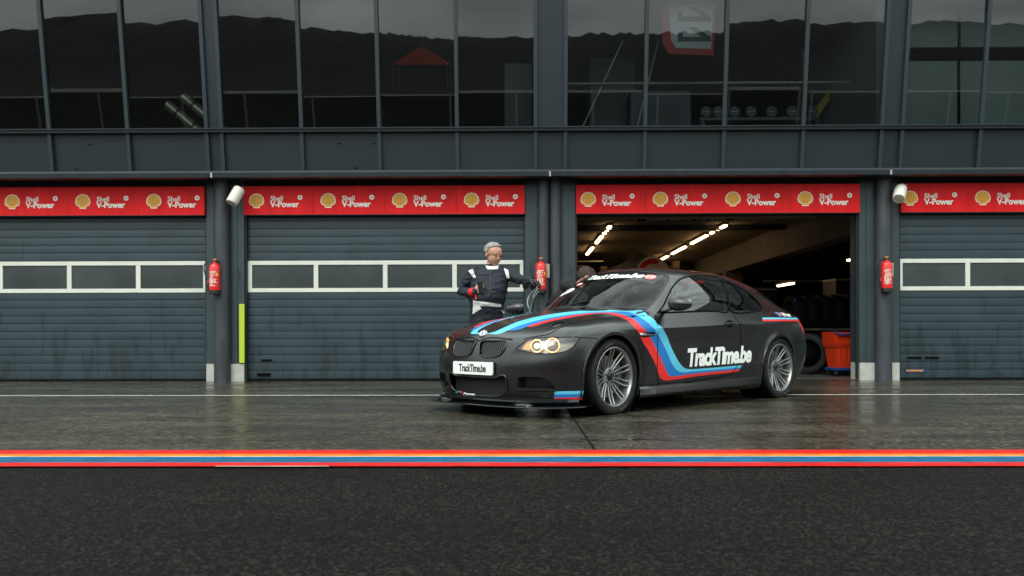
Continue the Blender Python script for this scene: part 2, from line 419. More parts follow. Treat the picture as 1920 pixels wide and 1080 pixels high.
# ---- positions measured on the near half of the car (y positive here, mirrored when built)
DOOR=[(0.68,0.8,0.872),(0.636,0.842,0.822),(0.612,0.869,0.58),(0.632,0.868,0.24),(1.196,0.87,0.248),(1.564,0.873,0.269),(1.722,0.874,0.282),(1.815,0.875,0.3),(1.879,0.878,0.344),(1.924,0.881,0.402),(1.966,0.879,0.529),(1.982,0.876,0.689),(1.956,0.883,0.785),(1.934,0.874,0.833),(1.915,0.807,0.917),(1.615,0.81,0.911),(1.284,0.807,0.902),(0.961,0.803,0.888)]
GLASS=[(0.713,0.793,0.889),(0.848,0.759,0.963),(0.958,0.727,1.051),(1.08,0.686,1.135),(1.194,0.654,1.192),(1.286,0.638,1.231),(1.428,0.626,1.263),(1.599,0.614,1.279),(1.755,0.604,1.285),(1.976,0.604,1.274),(1.905,0.70,1.122),(1.862,0.808,0.925),(1.617,0.809,0.921),(1.285,0.806,0.911),(0.965,0.801,0.898)]
QGLASS=[(2.0,.633,1.262),(2.15,.65,1.236),(2.295,.67,1.190),(2.40,.69,1.145),(2.491,.71,1.095),(2.563,.743,1.018),(2.565,.762,.975),(2.545,.772,.950),(2.515,.778,.942),(1.900,.806,.930),(1.94,.72,1.112)]
GAP=[(-0.701,0.476,0.649),(-0.669,0.513,0.666),(-0.639,0.562,0.677),(-0.575,0.640,0.691),(-0.504,0.668,0.730),(-0.346,0.687,0.778),(-0.103,0.708,0.819),(0.146,0.732,0.843),(0.360,0.760,0.856),(0.545,0.785,0.861)]
HFRONT=[(-0.779,0.0,0.638),(-0.768,0.05,0.652),(-0.754,0.11,0.662),(-0.746,0.194,0.664),(-0.743,0.272,0.659),(-0.738,0.36,0.652)]
LAMP=[(-0.753,0.454,0.573),(-0.736,0.47,0.602),(-0.708,0.499,0.633),(-0.679,0.527,0.653),(-0.647,0.57,0.664),(-0.603,0.651,0.668),(-0.523,0.758,0.669),(-0.412,0.847,0.666),(-0.436,0.845,0.637),(-0.471,0.835,0.597),(-0.509,0.816,0.569),(-0.561,0.782,0.548),(-0.636,0.714,0.536),(-0.692,0.633,0.539),(-0.725,0.554,0.549),(-0.748,0.482,0.562)]
BROW=[(-0.781,0.401,0.53),(-0.755,0.432,0.584),(-0.731,0.464,0.615),(-0.703,0.494,0.642),(-0.674,0.521,0.659),(-0.641,0.564,0.672),(-0.598,0.646,0.675),(-0.519,0.754,0.676),(-0.398,0.852,0.673),(-0.425,0.852,0.632),(-0.46,0.843,0.589),(-0.503,0.823,0.549),(-0.575,0.776,0.522),(-0.668,0.684,0.514),(-0.741,0.538,0.518)]
S1=[(-0.741,0.0,0.695),(-0.703,0.108,0.715),(-0.668,0.132,0.732),(-0.585,0.148,0.764),(-0.47,0.150,0.804),(-0.308,0.156,0.839),(-0.125,0.175,0.87),(0.064,0.204,0.895),(0.236,0.253,0.912),(0.428,0.343,0.920),(0.547,0.493,0.921),(0.618,0.628,0.915),(0.620,0.693,0.903),(0.566,0.793,0.861),(0.585,0.806,0.854),(0.623,0.854,0.804),(0.683,0.876,0.743),(0.753,0.867,0.678),(0.82,0.87,0.568),(0.91,0.876,0.449),(0.982,0.878,0.389),(1.058,0.878,0.364),(1.314,0.879,0.362),(1.994,0.88,0.375)]
S2=[(-0.75,0.0,0.683),(-0.732,0.043,0.7),(-0.708,0.195,0.703),(-0.641,0.228,0.733),(-0.506,0.243,0.777),(-0.379,0.262,0.807),(-0.244,0.282,0.833),(-0.047,0.305,0.862),(0.16,0.332,0.887),(0.372,0.392,0.902),(0.493,0.484,0.909),(0.538,0.567,0.905),(0.515,0.638,0.894),(0.445,0.764,0.86),(0.45,0.796,0.845),(0.484,0.859,0.795),(0.582,0.874,0.717),(0.66,0.866,0.649),(0.748,0.871,0.533),(0.811,0.876,0.43),(0.884,0.877,0.362),(0.959,0.876,0.337),(1.186,0.878,0.338),(1.976,0.879,0.351)]
S3=[(-0.75,0.0,0.683),(-0.732,0.043,0.7),(-0.708,0.195,0.703),(-0.644,0.231,0.731),(-0.612,0.302,0.733),(-0.519,0.335,0.762),(-0.431,0.343,0.787),(-0.284,0.362,0.821),(-0.054,0.372,0.856),(0.173,0.385,0.883),(0.310,0.420,0.893),(0.395,0.480,0.894),(0.403,0.547,0.888),(0.351,0.677,0.868),(0.326,0.755,0.852),(0.33,0.807,0.831),(0.355,0.872,0.772),(0.456,0.878,0.706),(0.538,0.87,0.624),(0.622,0.872,0.521),(0.694,0.875,0.411),(0.764,0.874,0.322),(0.814,0.874,0.304),(1.061,0.875,0.312),(1.968,0.878,0.336)]
S4=[(-0.525,0.346,0.76),(-0.506,0.388,0.762),(-0.416,0.419,0.787),(-0.285,0.445,0.814),(-0.073,0.463,0.846),(0.174,0.468,0.875),(0.300,0.481,0.885),(0.319,0.529,0.883),(0.269,0.629,0.868),(0.231,0.748,0.845),(0.238,0.808,0.824),(0.253,0.877,0.764),(0.326,0.886,0.699),(0.378,0.882,0.626),(0.47,0.876,0.544),(0.579,0.875,0.411),(0.618,0.874,0.334),(0.662,0.872,0.286),(0.712,0.871,0.27),(0.817,0.871,0.269),(1.19,0.874,0.289),(1.942,0.875,0.309)]
KID=[(-0.779,0.032,0.637),(-0.771,0.11,0.642),(-0.771,0.19,0.641),(-0.758,0.27,0.641),(-0.751,0.325,0.636),(-0.766,0.337,0.605),(-0.785,0.331,0.566),(-0.805,0.298,0.522),(-0.815,0.26,0.508),(-0.82,0.19,0.499),(-0.828,0.122,0.501),(-0.826,0.08,0.512),(-0.824,0.056,0.532),(-0.807,0.038,0.582),(-0.789,0.030,0.623)]
LOW=[(-0.836,0.0,0.322),(-0.823,0.266,0.330),(-0.813,0.335,0.352),(-0.806,0.365,0.345),(-0.802,0.375,0.306),(-0.787,0.370,0.239),(-0.78,0.330,0.196),(-0.78,0.270,0.178),(-0.782,0.18,0.168),(-0.788,0.0,0.165)]
INTAKE=[(-0.775,0.480,0.335),(-0.761,0.513,0.343),(-0.704,0.641,0.345),(-0.668,0.692,0.333),(-0.640,0.728,0.305),(-0.606,0.750,0.261),(-0.6,0.750,0.226),(-0.690,0.65,0.220),(-0.745,0.52,0.222),(-0.77,0.470,0.25)]
VENT=[(0.330,0.888,0.690),(0.370,0.885,0.706),(0.456,0.878,0.712),(0.570,0.873,0.712),(0.570,0.869,0.684),(0.500,0.872,0.672),(0.400,0.878,0.664),(0.336,0.882,0.672)]
SLOT=[(-0.470,0.578,0.757),(-0.44,0.555,0.767),(-0.39,0.545,0.79),(-0.34,0.548,0.802),(-0.315,0.565,0.802),(-0.325,0.592,0.789),(-0.370,0.610,0.771),(-0.430,0.612,0.759),(-0.462,0.600,0.755)]
TAIL=[(3.26,0.835,0.820),(3.30,0.820,0.842),(3.38,0.795,0.838),(3.47,0.745,0.815),(3.60,0.62,0.80),(3.60,0.62,0.69),(3.49,0.755,0.675),(3.40,0.808,0.690),(3.32,0.83,0.725),(3.27,0.838,0.775)]
BGAP=[(-0.412,0.847,0.668),(-0.328,0.879,0.663),(-0.26,0.895,0.658),(-0.215,0.905,0.645)]
RGAP=[(2.958,0.904,0.577),(3.109,0.879,0.593),(3.246,0.856,0.606),(3.431,0.809,0.614),(3.6,.65,.615)]
SGAP=[(0.345,0.867,0.232),(0.632,0.868,0.24),(1.196,0.87,0.248),(1.564,0.873,0.269),(1.798,0.874,0.293),(2.038,0.877,0.334),(2.284,0.883,0.367),(2.375,0.895,0.374)]
AP=[(0.566,0.793,0.861),(0.60,0.775,0.885),(0.625,0.745,0.897)]
CAMC = Vector((-5.4258, 5.2395, 0.7078)) if False else None
def cam_half():
    dx, dy = -CX, -CY
    x = dx * math.cos(CTH) + dy * math.sin(CTH); y = -(-dx * math.sin(CTH) + dy * math.cos(CTH))
    return Vector((x, y, 0.7078))
CAMC = cam_half()
RIM_R = 0.2585

paint = mat("matt_black_paint", (0.0032, 0.0033, 0.0035), rough=0.26, spec=0.4, bump=0.008, bscale=9, rvar=0.04, nscale=5)
paint.node_tree.nodes['Principled BSDF'].inputs['Coat Weight'].default_value = 0.7; paint.node_tree.nodes['Principled BSDF'].inputs['Coat Roughness'].default_value = 0.22
cyan = mat("light_blue_vinyl", (0.10, 0.50, 0.68), rough=0.34)
blue = mat("dark_blue_vinyl", (0.010, 0.16, 0.46), rough=0.34)
redv = mat("red_vinyl", (0.75, 0.022, 0.018), rough=0.34)
gblack = mat("gloss_black_plastic", (0.006, 0.006, 0.007), rough=0.12)
mblack = mat("black_plastic", (0.010, 0.010, 0.011), rough=0.5)
gapm = mat("panel_gap_black", (0.002, 0.002, 0.002), rough=0.9, spec=0.1)
rubber = mat("black_rubber", (0.010, 0.010, 0.010), rough=0.65, spec=0.3, bump=0.15, bscale=90, noise=0.25, nscale=12)
white_v = mat("white_vinyl", (0.86, 0.86, 0.82), rough=0.35)
alloy = mat("anthracite_alloy", (0.32, 0.32, 0.305), rough=0.30, metal=0.85)
alloy_in = mat("dark_alloy", (0.05, 0.05, 0.05), rough=0.45, metal=0.6)
chrome = mat("chrome", (0.75, 0.75, 0.73), rough=0.12, metal=1)
discm = mat("brake_disc_steel", (0.32, 0.31, 0.29), rough=0.35, metal=0.9)
dark_in = mat("dark_interior", (0.012, 0.012, 0.012), rough=0.8)
ws_glass = glass_mat("windscreen_glass", (0.60, 0.66, 0.64), refl=0.0, ior=1.33)
side_glass = glass_mat("side_window_glass", (0.42, 0.48, 0.47), refl=0.05)
lens_glass = glass_mat("lamp_lens", (0.92, 0.92, 0.88), refl=0.03)
ring_e = mat("angel_ring", (0.9, 0.7, 0.4), rough=0.3, emit=(1.0, 0.40, 0.10), es=1.3)
bulb_e = mat("projector_bulb", (1, 0.9, 0.7), rough=0.2, emit=(1.0, 0.62, 0.28), es=1.1)
refl_m = mat("lamp_reflector", (0.26, 0.24, 0.20), rough=0.28, metal=0.7)
amber = mat("amber_reflector", (0.65, 0.30, 0.10), rough=0.3, metal=0.5)
tail_red = mat("tail_lamp_red", (0.55, 0.012, 0.012), rough=0.12, coat=1, emit=(1, 0.03, 0.02), es=0.25)
slatm = mat('grille_plastic', (.06, .06, .062), rough=.28)
slotm = mat('vent_grey', (.11, .115, .115), rough=.5)
plate_w = mat("plate_white", (0.80, 0.80, 0.77), rough=0.3)
ink = mat("black_ink", (0.02, 0.02, 0.022), rough=0.5)

def flip(mb_or_pts, sgn):
    return [(p[0], p[1] * sgn, p[2]) for p in mb_or_pts]

def build_car():
    car = empty('sports_coupe', (CX, CY, 0), CTH)
    meta(car, 'matt black sports coupe with blue and red racing stripes nosing out of the open garage', 'car')
    bm = half_body()
    PL = bm.faces.layers.int['part']
    bvh0 = BVHTree.FromBMesh(bm)
    def facing(c): return (c - CAMC)
    def vis(c, n): return n.dot(c - CAMC) < 0.2
    def centre(P): return sum((Vector(p) for p in P), Vector()) / len(P)
    def dens(P, n=4):
        P = np.array(P, float); t = np.concatenate([[0], np.cumsum(np.sqrt(np.maximum(np.linalg.norm(np.diff(P, axis=0), axis=1), 1e-4)))])
        T = np.concatenate([np.linspace(t[i], t[i + 1], n, endpoint=False) for i in range(len(t) - 1)] + [[t[-1]]])
        return [tuple(q) for q in hermite(P, t, T)]
    # glass of the windscreen and rear window: by position on the net
    # --- cuts
    sidedir = (0.05, -1, 0.0)
    def cut(poly, d, part=None, matl=None, acc=vis):
        fs = cut_poly(bm, poly, d, acc)
        for f in fs:
            if part is not None: f[PL] = part
            if matl is not None: f.material_index = matl
        return fs
    side_ok = lambda c, n: n.y > 0.25 and c.y > .4
    up_ok = lambda c, n: n.z > 0.12 and c.z > .60 and c.x < .9
    cut(DOOR, (0, -1, 0), part=2, acc=lambda c, n: n.y > 0.3 and c.z < .95)
    # hood: closed polygon down to the centre line, seen from above
    hood_poly = [p for p in HFRONT] + GAP[:] + [(0.60, .775, .885), (0.625, .735, .9), (.60, .60, .90), (.50, .40, .91), (.42, .2, .92), (.375, -.02, .92), (.0, -.02, .9), (-.5, -.02, .8), (-.779, -.02, .63)]
    cut(hood_poly, (0, 0, -1), part=1, acc=up_ok)
    cut(GLASS, (0, -1, 0), part=5, acc=lambda c, n: n.y > 0.2 and c.z > .86)
    cut(QGLASS, (0, -1, 0), part=6, acc=lambda c, n: n.y > 0.2 and c.z > .86)
    # stripes in three lengths: hood, wing, door
    def band(A, B, ia, ib, mi, d=None):
        a = dens(A[ia[0]:ia[1] + 1], 3) if ia[1] > ia[0] else list(A[ia[0]:ia[1] + 1])
        b = dens(B[ib[0]:ib[1] + 1], 3) if ib[1] > ib[0] else list(B[ib[0]:ib[1] + 1])
        P = a + b[::-1]; c = centre(P)
        cut(P, d or (c - CAMC), matl=mi, acc=lambda c_, n: vis(c_, n) or n.z > .5)
    up = (0, 0, -1)
    band(S1, S2, (0, 13), (0, 13), 1, up); band(S2, S3, (3, 13), (3, 13), 2, up); band(S3, S4, (5, 13), (0, 8), 3, up)
    band(S3, S4, (13, 15), (8, 10), 3); band(S2, S3, (13, 14), (13, 15), 2); band(S1, S2, (13, 15), (13, 14), 1)
    dy = (0, -1, -0.12)
    band(S1, S2, (15, 23), (14, 23), 1, dy); band(S2, S3, (14, 23), (15, 24), 2, dy); band(S3, S4, (15, 24), (10, 21), 3, dy)
    # rear quarter stripes
    rsd = (0, -1, 0)
    cut([(2.42, .87, .846), (3.36, .78, .853), (3.36, .78, .872), (2.45, .87, .864)], rsd, matl=1, acc=side_ok)
    cut([(2.40, .88, .824), (3.37, .78, .834), (3.36, .78, .850), (2.42, .87, .843)], rsd, matl=3, acc=side_ok)
    # front corner flash
    for z0, z1, mi in ((.200, .226, 1), (.173, .200, 2), (.151, .173, 3)):
        cut([(-.575, .7, z0), (-.36, .9, z0 + .002), (-.36, .9, z1 + .002), (-.578, .7, z1)], Vector((.55, -.84, 0)), matl=mi, acc=lambda c, n: c.z < .3 and c.x < -.3 and c.y > .6)
    d_l = centre(LAMP) - CAMC
    cut(BROW, d_l, matl=4, acc=lambda c, n: vis(c, n) and c.x < -.3)
    lamp_faces = cut(LAMP, d_l, part=7, acc=lambda c, n: vis(c, n) and c.x < -.3)
    cut(TAIL, (-.62, -.78, 0), part=8, acc=lambda c, n: c.x > 3.1 and n.dot(Vector((.62, .78, 0))) > 0)
    front_ok = lambda c, n: n.x < -0.1 and c.x < -.4
    cut(KID, (1, 0, 0), part=9, acc=front_ok); cut(LOW, (1, 0, 0), part=9, acc=front_ok)
    cut(INTAKE, (.8, -.6, 0), part=9, acc=front_ok)
    cut(VENT, (0, -1, 0), part=9, acc=side_ok); cut(SLOT, up, part=9, acc=up_ok)
    # windscreen + rear window from the top view
    WS = [(.655, .700, 0), (.69, .695, 0), (.885, .672, 0), (1.00, .645, 0), (1.17, .580, 0), (1.165, .54, 0), (1.12, .40, 0), (1.08, .2, 0), (1.055, -.01, 0), (.41, -.01, 0), (.455, .29, 0), (.56, .54, 0)]
    cut(WS, up, part=3, acc=lambda c, n: n.z > .3 and c.z > .915 and .37 < c.x < 1.3)
    RW = [(2.46, -.01, 0), (2.46, .30, 0), (2.47, .40, 0), (2.52, .44, 0), (2.80, .465, 0), (2.98, .48, 0), (3.04, .45, 0), (3.07, .3, 0), (3.08, -.01, 0)]
    cut(RW, up, part=4, acc=lambda c, n: n.z > .3 and c.x > 2.3 and c.z > .98)
    # black frit round the screens and under the side glass is separate trim below
    for f in bm.faces:
        c = f.calc_center_median()
        if f[PL] == 0 and c.x < -.25 and c.z < .668 and not (c.z > .655 and c.x < -.7 and c.y < .4): f[PL] = 10
        if f[PL] == 0 and c.x > 2.99 and c.z < .605: f[PL] = 11
    for f in bm.faces:
        c = f.calc_center_median()
        if f[PL] == 10 and f.material_index == 0 and c.z < .205: f.material_index = 4
    # gather
    bm.verts.index_update(); bm.faces.index_update()
    V = [v.co.copy() for v in bm.verts]
    parts = {}
    for f in bm.faces: parts.setdefault(f[PL], []).append(([v.index for v in f.verts], f.material_index))
    paints = [paint, cyan, blue, redv, gblack, gapm]
    def emit(part, name, mats, sides=(1, -1), smooth=38, parent=car, inset=0.0):
        me_ = MB()
        for s in sides:
            idx = {}
            for fv, mi in parts.get(part, []):
                for i in fv:
                    if i not in idx: idx[i] = len(me_.v); p = V[i]; me_.v.append((p.x, p.y * s, p.z))
                ff = tuple(idx[i] for i in fv)
                me_.f.append(ff if s == 1 else ff[::-1]); me_.m.append(mi)
        me = me_
        bm2 = bmesh.new(); vv = [bm2.verts.new(p) for p in me.v]
        for f, mi in zip(me.f, me.m):
            try: q = bm2.faces.new([vv[i] for i in f]); q.material_index = mi
            except ValueError: pass
        bmesh.ops.remove_doubles(bm2, verts=bm2.verts[:], dist=1e-5)
        m = bpy.data.meshes.new(name); bm2.to_mesh(m); bm2.free()
        for q in mats: m.materials.append(q)
        m.shade_smooth(); m.set_sharp_from_angle(angle=R_(smooth))
        o = bpy.data.objects.new(name, m); COL.objects.link(o); o.parent = parent
        return o
    body = emit(0, 'body', paints); emit(1, 'hood', paints)
    near_door = emit(2, 'door', paints, sides=(-1,)); far_door = emit(2, 'door', paints, sides=(1,))
    wsc = emit(3, 'windscreen', [ws_glass]); emit(4, 'rear_window', [ws_glass])
    emit(5, 'door_window', [side_glass], sides=(-1,)); emit(5, 'door_window', [side_glass], sides=(1,))
    emit(6, 'quarter_window', [side_glass], sides=(-1,)); emit(6, 'quarter_window', [side_glass], sides=(1,))
    fb = emit(10, 'front_bumper', paints); emit(11, 'rear_bumper', paints)
    for s in (-1, 1): emit(8, 'tail_lamp', [tail_red], sides=(s,))
    bv = bvh0
    def near(p):
        q = bv.find_nearest(Vector(p)); return q[0], q[1]
    # ---- seams: thin dark ribbons on the surface
    def ribbon(mb, P, wdt=.005, mi=0, off=.0012, s=-1, n=5, closed=False):
        D = dens(P, n) if not closed else dens(list(P) + [P[0]], n)
        L1, L2 = [], []
        for i, p in enumerate(D):
            q, nn = near(p)
            if nn.dot(q - Vector((1.5, 0, .5))) < 0: nn = -nn
            a = Vector(D[min(i + 1, len(D) - 1)]) - Vector(D[max(i - 1, 0)])
            if a.length < 1e-7: continue
            a.normalize(); b = a.cross(nn).normalized()
            for L_, sg in ((L1, 1), (L2, -1)):
                r = q + b * wdt * .5 * sg + nn * off; L_.append((r.x, r.y * s, r.z))
        mb.grid([L1, L2], mi)
    for s, dd in ((-1, near_door), (1, far_door)):
        mb = MB(); ribbon(mb, DOOR[:15], .009, s=s, n=6); mb.build('door_seal', gapm, dd, fix=False)
    mb = MB()
    for s in (-1, 1):
        ribbon(mb, HFRONT, .011, s=s); ribbon(mb, GAP, .008, s=s); ribbon(mb, AP, .005, s=s)
        ribbon(mb, BGAP, .006, s=s); ribbon(mb, RGAP, .006, s=s); ribbon(mb, SGAP, .005, s=s); ribbon(mb, LAMP, .006, s=s, closed=True, n=3)
    mb.build('panel_seams', gapm, car, fix=False)
    # rubber trim round the glass
    rw = MB()
    for s in (-1, 1):
        gt = MB(); ribbon(gt, GLASS, .016, s=s, closed=True, off=.002); gt.build('window_seal', gapm, car, fix=False, smooth=40)
        mb = MB(); ribbon(mb, QGLASS, .022, s=s, closed=True, off=.002); mb.build('quarter_window_seal', gapm, car, fix=False, smooth=40)
        mb = MB(); ribbon(mb, [(p[0], p[1], near((p[0], p[1], 1.0 + .42 * (p[0] - .6)))[0].z) if False else tuple(bv.ray_cast(Vector((p[0], p[1], 3)), Vector((0, 0, -1)))[0]) for p in WS[:8] + [(1.055, .003, 0)]], .022, s=s, off=.002); mb.build('windscreen_trim', mblack, car, fix=False, smooth=40)
        mb = MB(); ribbon(mb, [tuple(bv.ray_cast(Vector((p[0], p[1], 3)), Vector((0, 0, -1)))[0]) for p in [(.412, .003)] + [q[:2] for q in WS[:9][::-1][-1:]] + [(.655, .70)]][:1] + [tuple(bv.ray_cast(Vector((x, y, 3)), Vector((0, 0, -1)))[0]) for x, y in ((.43, .15), (.458, .29), (.51, .42), (.565, .54), (.62, .64), (.66, .70))], .035, s=s, off=.003); mb.build('windscreen_trim', mblack, car, fix=False, smooth=40)
        ribbon(rw, [tuple(bv.ray_cast(Vector((p[0], max(p[1], .003), 3)), Vector((0, 0, -1)))[0]) for p in RW], .03, s=s, off=.002)
    rw.build('rear_window_trim', mblack, car, fix=False, smooth=40)
    # ---- wheel-arch lips and liners
    for a in (FA, RA):
        for s in (-1, 1):
            mb = MB(); rings = []
            ph = [math.pi * k / 40 for k in range(41)]
            base = [(a[0] - a[2], .16)] + [(a[0] - a[2] * math.cos(t), a[1] + a[2] * math.sin(t)) for t in ph] + [(a[0] + a[2], .16)]
            for (x, z) in base:
                q = bv.ray_cast(Vector((a[0] + (x - a[0]) * 1.02, 1.5, a[1] + (z - a[1]) * 1.02 if z > a[1] else z)), Vector((0, -1, 0)))[0]
                y = q.y if q else .86
                dx, dz = (x - a[0]) / a[2], max(0, (z - a[1]) / a[2])
                def pt(k, yy): return (x + dx * k, yy * s, z + dz * k)
                rings.append([pt(.026, y - .001), pt(.024, y + .004), pt(.004, y + .005), pt(-.004, y + .001), pt(-.004, y - .03), pt(.006, y - .06)])
            mb.grid(rings); mb.build('wheel_arch', paint, car, smooth=50)
            mb = MB(); mb.lathe([(a[2] + .012, .87 * s), (a[2] + .012, .56 * s), (.02, .56 * s)], (a[0], 0, a[1]), 'Y', n=40)
            mb.build('wheel_liner', gapm, car, smooth=40)
    # floor pan + inner blocks that stop light leaking
    mb = MB(); mb.box(-.36, -.34, -.55, .55, .16, .62); mb.box(-.70, 3.60, -.55, .55, .155, .165); mb.box(.45, 2.32, -.84, .84, .15, .165)
    mb.box(-.66, -.42, -.60, .60, .14, .155); mb.box(3.1, 3.5, -.7, .7, .2, .21)
    mb.box(.36, .40, -.78, .78, .17, .86); mb.box(2.55, 2.57, -.72, .72, .17, .93); mb.box(-.42, .36, -.60, .60, .60, .61)
    mb.build('floor_pan', gapm, car)
    # ---- headlights
    lampP = parts[7]
    for s in (-1, 1):
        hl = MB(); idx = sorted({i for fv, _ in lampP for i in fv}); mp_ = {i: k for k, i in enumerate(idx)}
        cL = centre(LAMP)
        shift = Vector((.075, -.045, -.005))
        def inner(p): return cL + (p - cL) * .90 + shift
        hl.v = [(inner(V[i]).x, inner(V[i]).y * s, inner(V[i]).z) for i in idx]
        hl.f = [tuple(mp_[i] for i in fv) for fv, _ in lampP]; hl.m = [0] * len(hl.f)
        # walls
        ec = {}
        for fv, _ in lampP:
            for a_, b_ in zip(fv, fv[1:] + fv[:1]): ec.setdefault((min(a_, b_), max(a_, b_)), []).append((a_, b_))
        for k_, l_ in ec.items():
            if len(l_) == 1:
                a_, b_ = V[l_[0][0]], V[l_[0][1]]; ia, ib = inner(a_), inner(b_)
                hl.add([(a_.x, a_.y * s, a_.z), (b_.x, b_.y * s, b_.z), (ib.x, ib.y * s, ib.z), (ia.x, ia.y * s, ia.z)], [(0, 1, 2, 3)], 0)
        h = hl.build('headlight', [refl_m], car, smooth=50)
        emit(7, 'lens', [lens_glass], sides=(s,), parent=h)
        for (c, r, bulb) in (((-.650, .582, .599), .050, True), ((-.573, .688, .604), .058, False)):
            ax = Vector((-.86, .50, 0)).normalized(); ex_ = Vector((0, 0, 1)); ey_ = ax.cross(ex_).normalized(); cc = Vector(c)
            ring = [cc + (ex_ * math.cos(t) + ey_ * math.sin(t)) * r for t in [2 * math.pi * k / 28 for k in range(28)]]
            MB().tube(flip(ring, s), .0052, 8, closed=True).build('lamp_ring', ring_e, h, smooth=60)
            pr = []
            for rr, dd in ((r * .97, .0), (r * .85, -.012), (r * .62, -.022), (r * .55, -.016), (r * .50, .004), (r * .32, .018), (.002, .023)):
                pr.append([tuple(q) for q in flip([cc + ax * dd + (ex_ * math.cos(t) + ey_ * math.sin(t)) * rr for t in [2 * math.pi * k / 24 for k in range(24)]], s)])
            MB().grid(pr, closed=True).build('projector', [bulb_e if bulb else lens_glass if False else refl_m], h, smooth=40) if not bulb else None
            if bulb:
                MB().grid(pr[:5], closed=True).build('projector', refl_m, h, smooth=40)
                MB().grid(pr[4:], closed=True).build('bulb', bulb_e, h, smooth=60)
        # amber inner reflector
        mb = MB(); q = [(-.700, .500, .640), (-.735, .478, .575), (-.700, .530, .560), (-.665, .545, .640)]
        mb.prism([(0, 0), (.05, 0), (.05, .05), (0, .05)], .01) if False else None
        mb.add(flip([(x + .02, y - .005, z) for x, y, z in q], s), [(0, 1, 2, 3)]); mb.build('indicator', amber, h)
    # ---- kidney grilles
    for s in (-1, 1):
        K = dens(KID + [KID[0]], 3)[:-1]
        mb = MB(); mb.tube(flip([(p[0] - .004, p[1], p[2]) for p in K], s), .0085, 8, closed=True)
        g = mb.build('kidney_grille', gblack, car, smooth=60)
        mb = MB()
        for k in range(13):
            y = .052 + k * .0225
            zs = [p[2] for a_, b_ in zip(K, K[1:] + K[:1]) for p in [(0, 0, a_[2] + (b_[2] - a_[2]) * (y - a_[1]) / (b_[1] - a_[1] + 1e-12))] if (a_[1] - y) * (b_[1] - y) <= 0]
            if len(zs) < 2: continue
            z0, z1 = min(zs) + .002, max(zs) - .002
            xf = lambda z: -.826 + (z - .5) / .14 * .050 + .006 + .10 * max(0, y - .2) ** 1.5
            mb.hexa(flip([(xf(z0), y - .0032, z0), (xf(z0), y + .0032, z0), (xf(z0) + .035, y + .0032, z0), (xf(z0) + .035, y - .0032, z0),
                     (xf(z1), y - .0032, z1), (xf(z1), y + .0032, z1), (xf(z1) + .035, y + .0032, z1), (xf(z1) + .035, y - .0032, z1)], s))
        mb.build('slats', slatm, g)
        mb = MB(); mb.box(-.735, -.725, .01 * s, .37 * s, .48, .66); mb.build('grille_backing', gapm, g)
    # ---- lower grille honeycomb
    mb = MB(); cell = .0135; xg = -.785
    lowpoly = [(p[1], p[2]) for p in LOW]
    def inp(y, z, P):
        y = abs(y); ins = False
        for i in range(len(P)):
            (a1, b1), (a2, b2) = P[i], P[(i + 1) % len(P)]
            if (b1 > z) != (b2 > z) and y < (a2 - a1) * (z - b1) / (b2 - b1) + a1: ins = not ins
        return ins
    W_ = cell * math.sqrt(3)
    for r in range(0, 14):
        for c in range(-22, 23):
            y = c * W_ + (W_ / 2 if r % 2 else 0); z = .165 + r * cell * 1.5 * .82
            if not inp(y, z, [(min(p[0] * .94, .335), .165 + (p[1] - .165) * .97) for p in lowpoly]): continue
            o1 = [(xg + .03 * (abs(y) / .36) ** 2, y + cell * 1.02 * math.sin(t), z + cell * .84 * math.cos(t)) for t in [math.pi / 3 * k for k in range(6)]]
            i1 = [(p[0] - .004, y + (p[1] - y) * .80, z + (p[2] - z) * .80) for p in o1]
            i2 = [(p[0] + .012, p[1], p[2]) for p in i1]
            mb.add(o1 + i1 + i2, [(k, (k + 1) % 6, 6 + (k + 1) % 6, 6 + k) for k in range(6)] + [(6 + k, 6 + (k + 1) % 6, 12 + (k + 1) % 6, 12 + k) for k in range(6)])
    lg = mb.build('lower_grille', slatm, car, fix=False)
    mb = MB(); mb.box(-.73, -.72, -.40, .40, .12, .40); mb.build('grille_backing', gapm, lg)
    LL = dens(LOW[1:], 3); mb = MB()
    mb.tube([(p[0] - .003, -p[1], p[2]) for p in LL] + [(p[0] - .003, p[1], p[2]) for p in LL[::-1]][1:], .008, 8, closed=True)
    mb.build('grille_frame', paint, lg, smooth=60)
    # ---- side intakes: duct box, blade
    for s in (-1, 1):
        mb = MB(); rings = []
        c = centre(INTAKE)
        for k, dsh in ((1.0, 0), (.9, .05), (.8, .12)):
            rings.append(flip([tuple(c + (Vector(p) - c) * k + Vector((.8, -.45, 0)) * dsh) for p in INTAKE], s))
        mb.grid(rings, closed=True); mb.add(rings[-1], [tuple(range(len(INTAKE)))])
        it = mb.build('air_intake', mblack, car, smooth=30)
        mb = MB(); P1 = flip([(-.775, .475, .252), (-.735, .56, .250), (-.665, .68, .250), (-.60, .755, .250)], s); P2 = flip([(-.72, .475, .262), (-.68, .54, .262), (-.62, .64, .262), (-.56, .70, .262)], s)
        mb.grid([P1, P2, [(p[0], p[1], p[2] - .03) for p in P2], [(p[0], p[1], p[2] - .022) for p in P1], P1]); mb.build('blade', paint, it, smooth=30)
    # ---- splitter
    plan = [(-.40, .905), (-.52, .895), (-.66, .83), (-.78, .70), (-.865, .50), (-.90, .28), (-.91, 0)]
    D = dens([(x, y, 0) for x, y in plan], 4); D = [(x, -y, 0) for x, y, z in D] + [(x, y, 0) for x, y, z in D[::-1][1:]]
    mb = MB(); n = len(D); inn = [(x + .30, y * .96, z) for x, y, z in D]
    mb.grid([[(x + .004, y, .106) for x, y, z in inn], [(x + .004, y * .997, .100) for x, y, z in D], [(x, y, .096) for x, y, z in D], [(x + .002, y * .998, .090) for x, y, z in D], [(x, y, .088) for x, y, z in inn]])
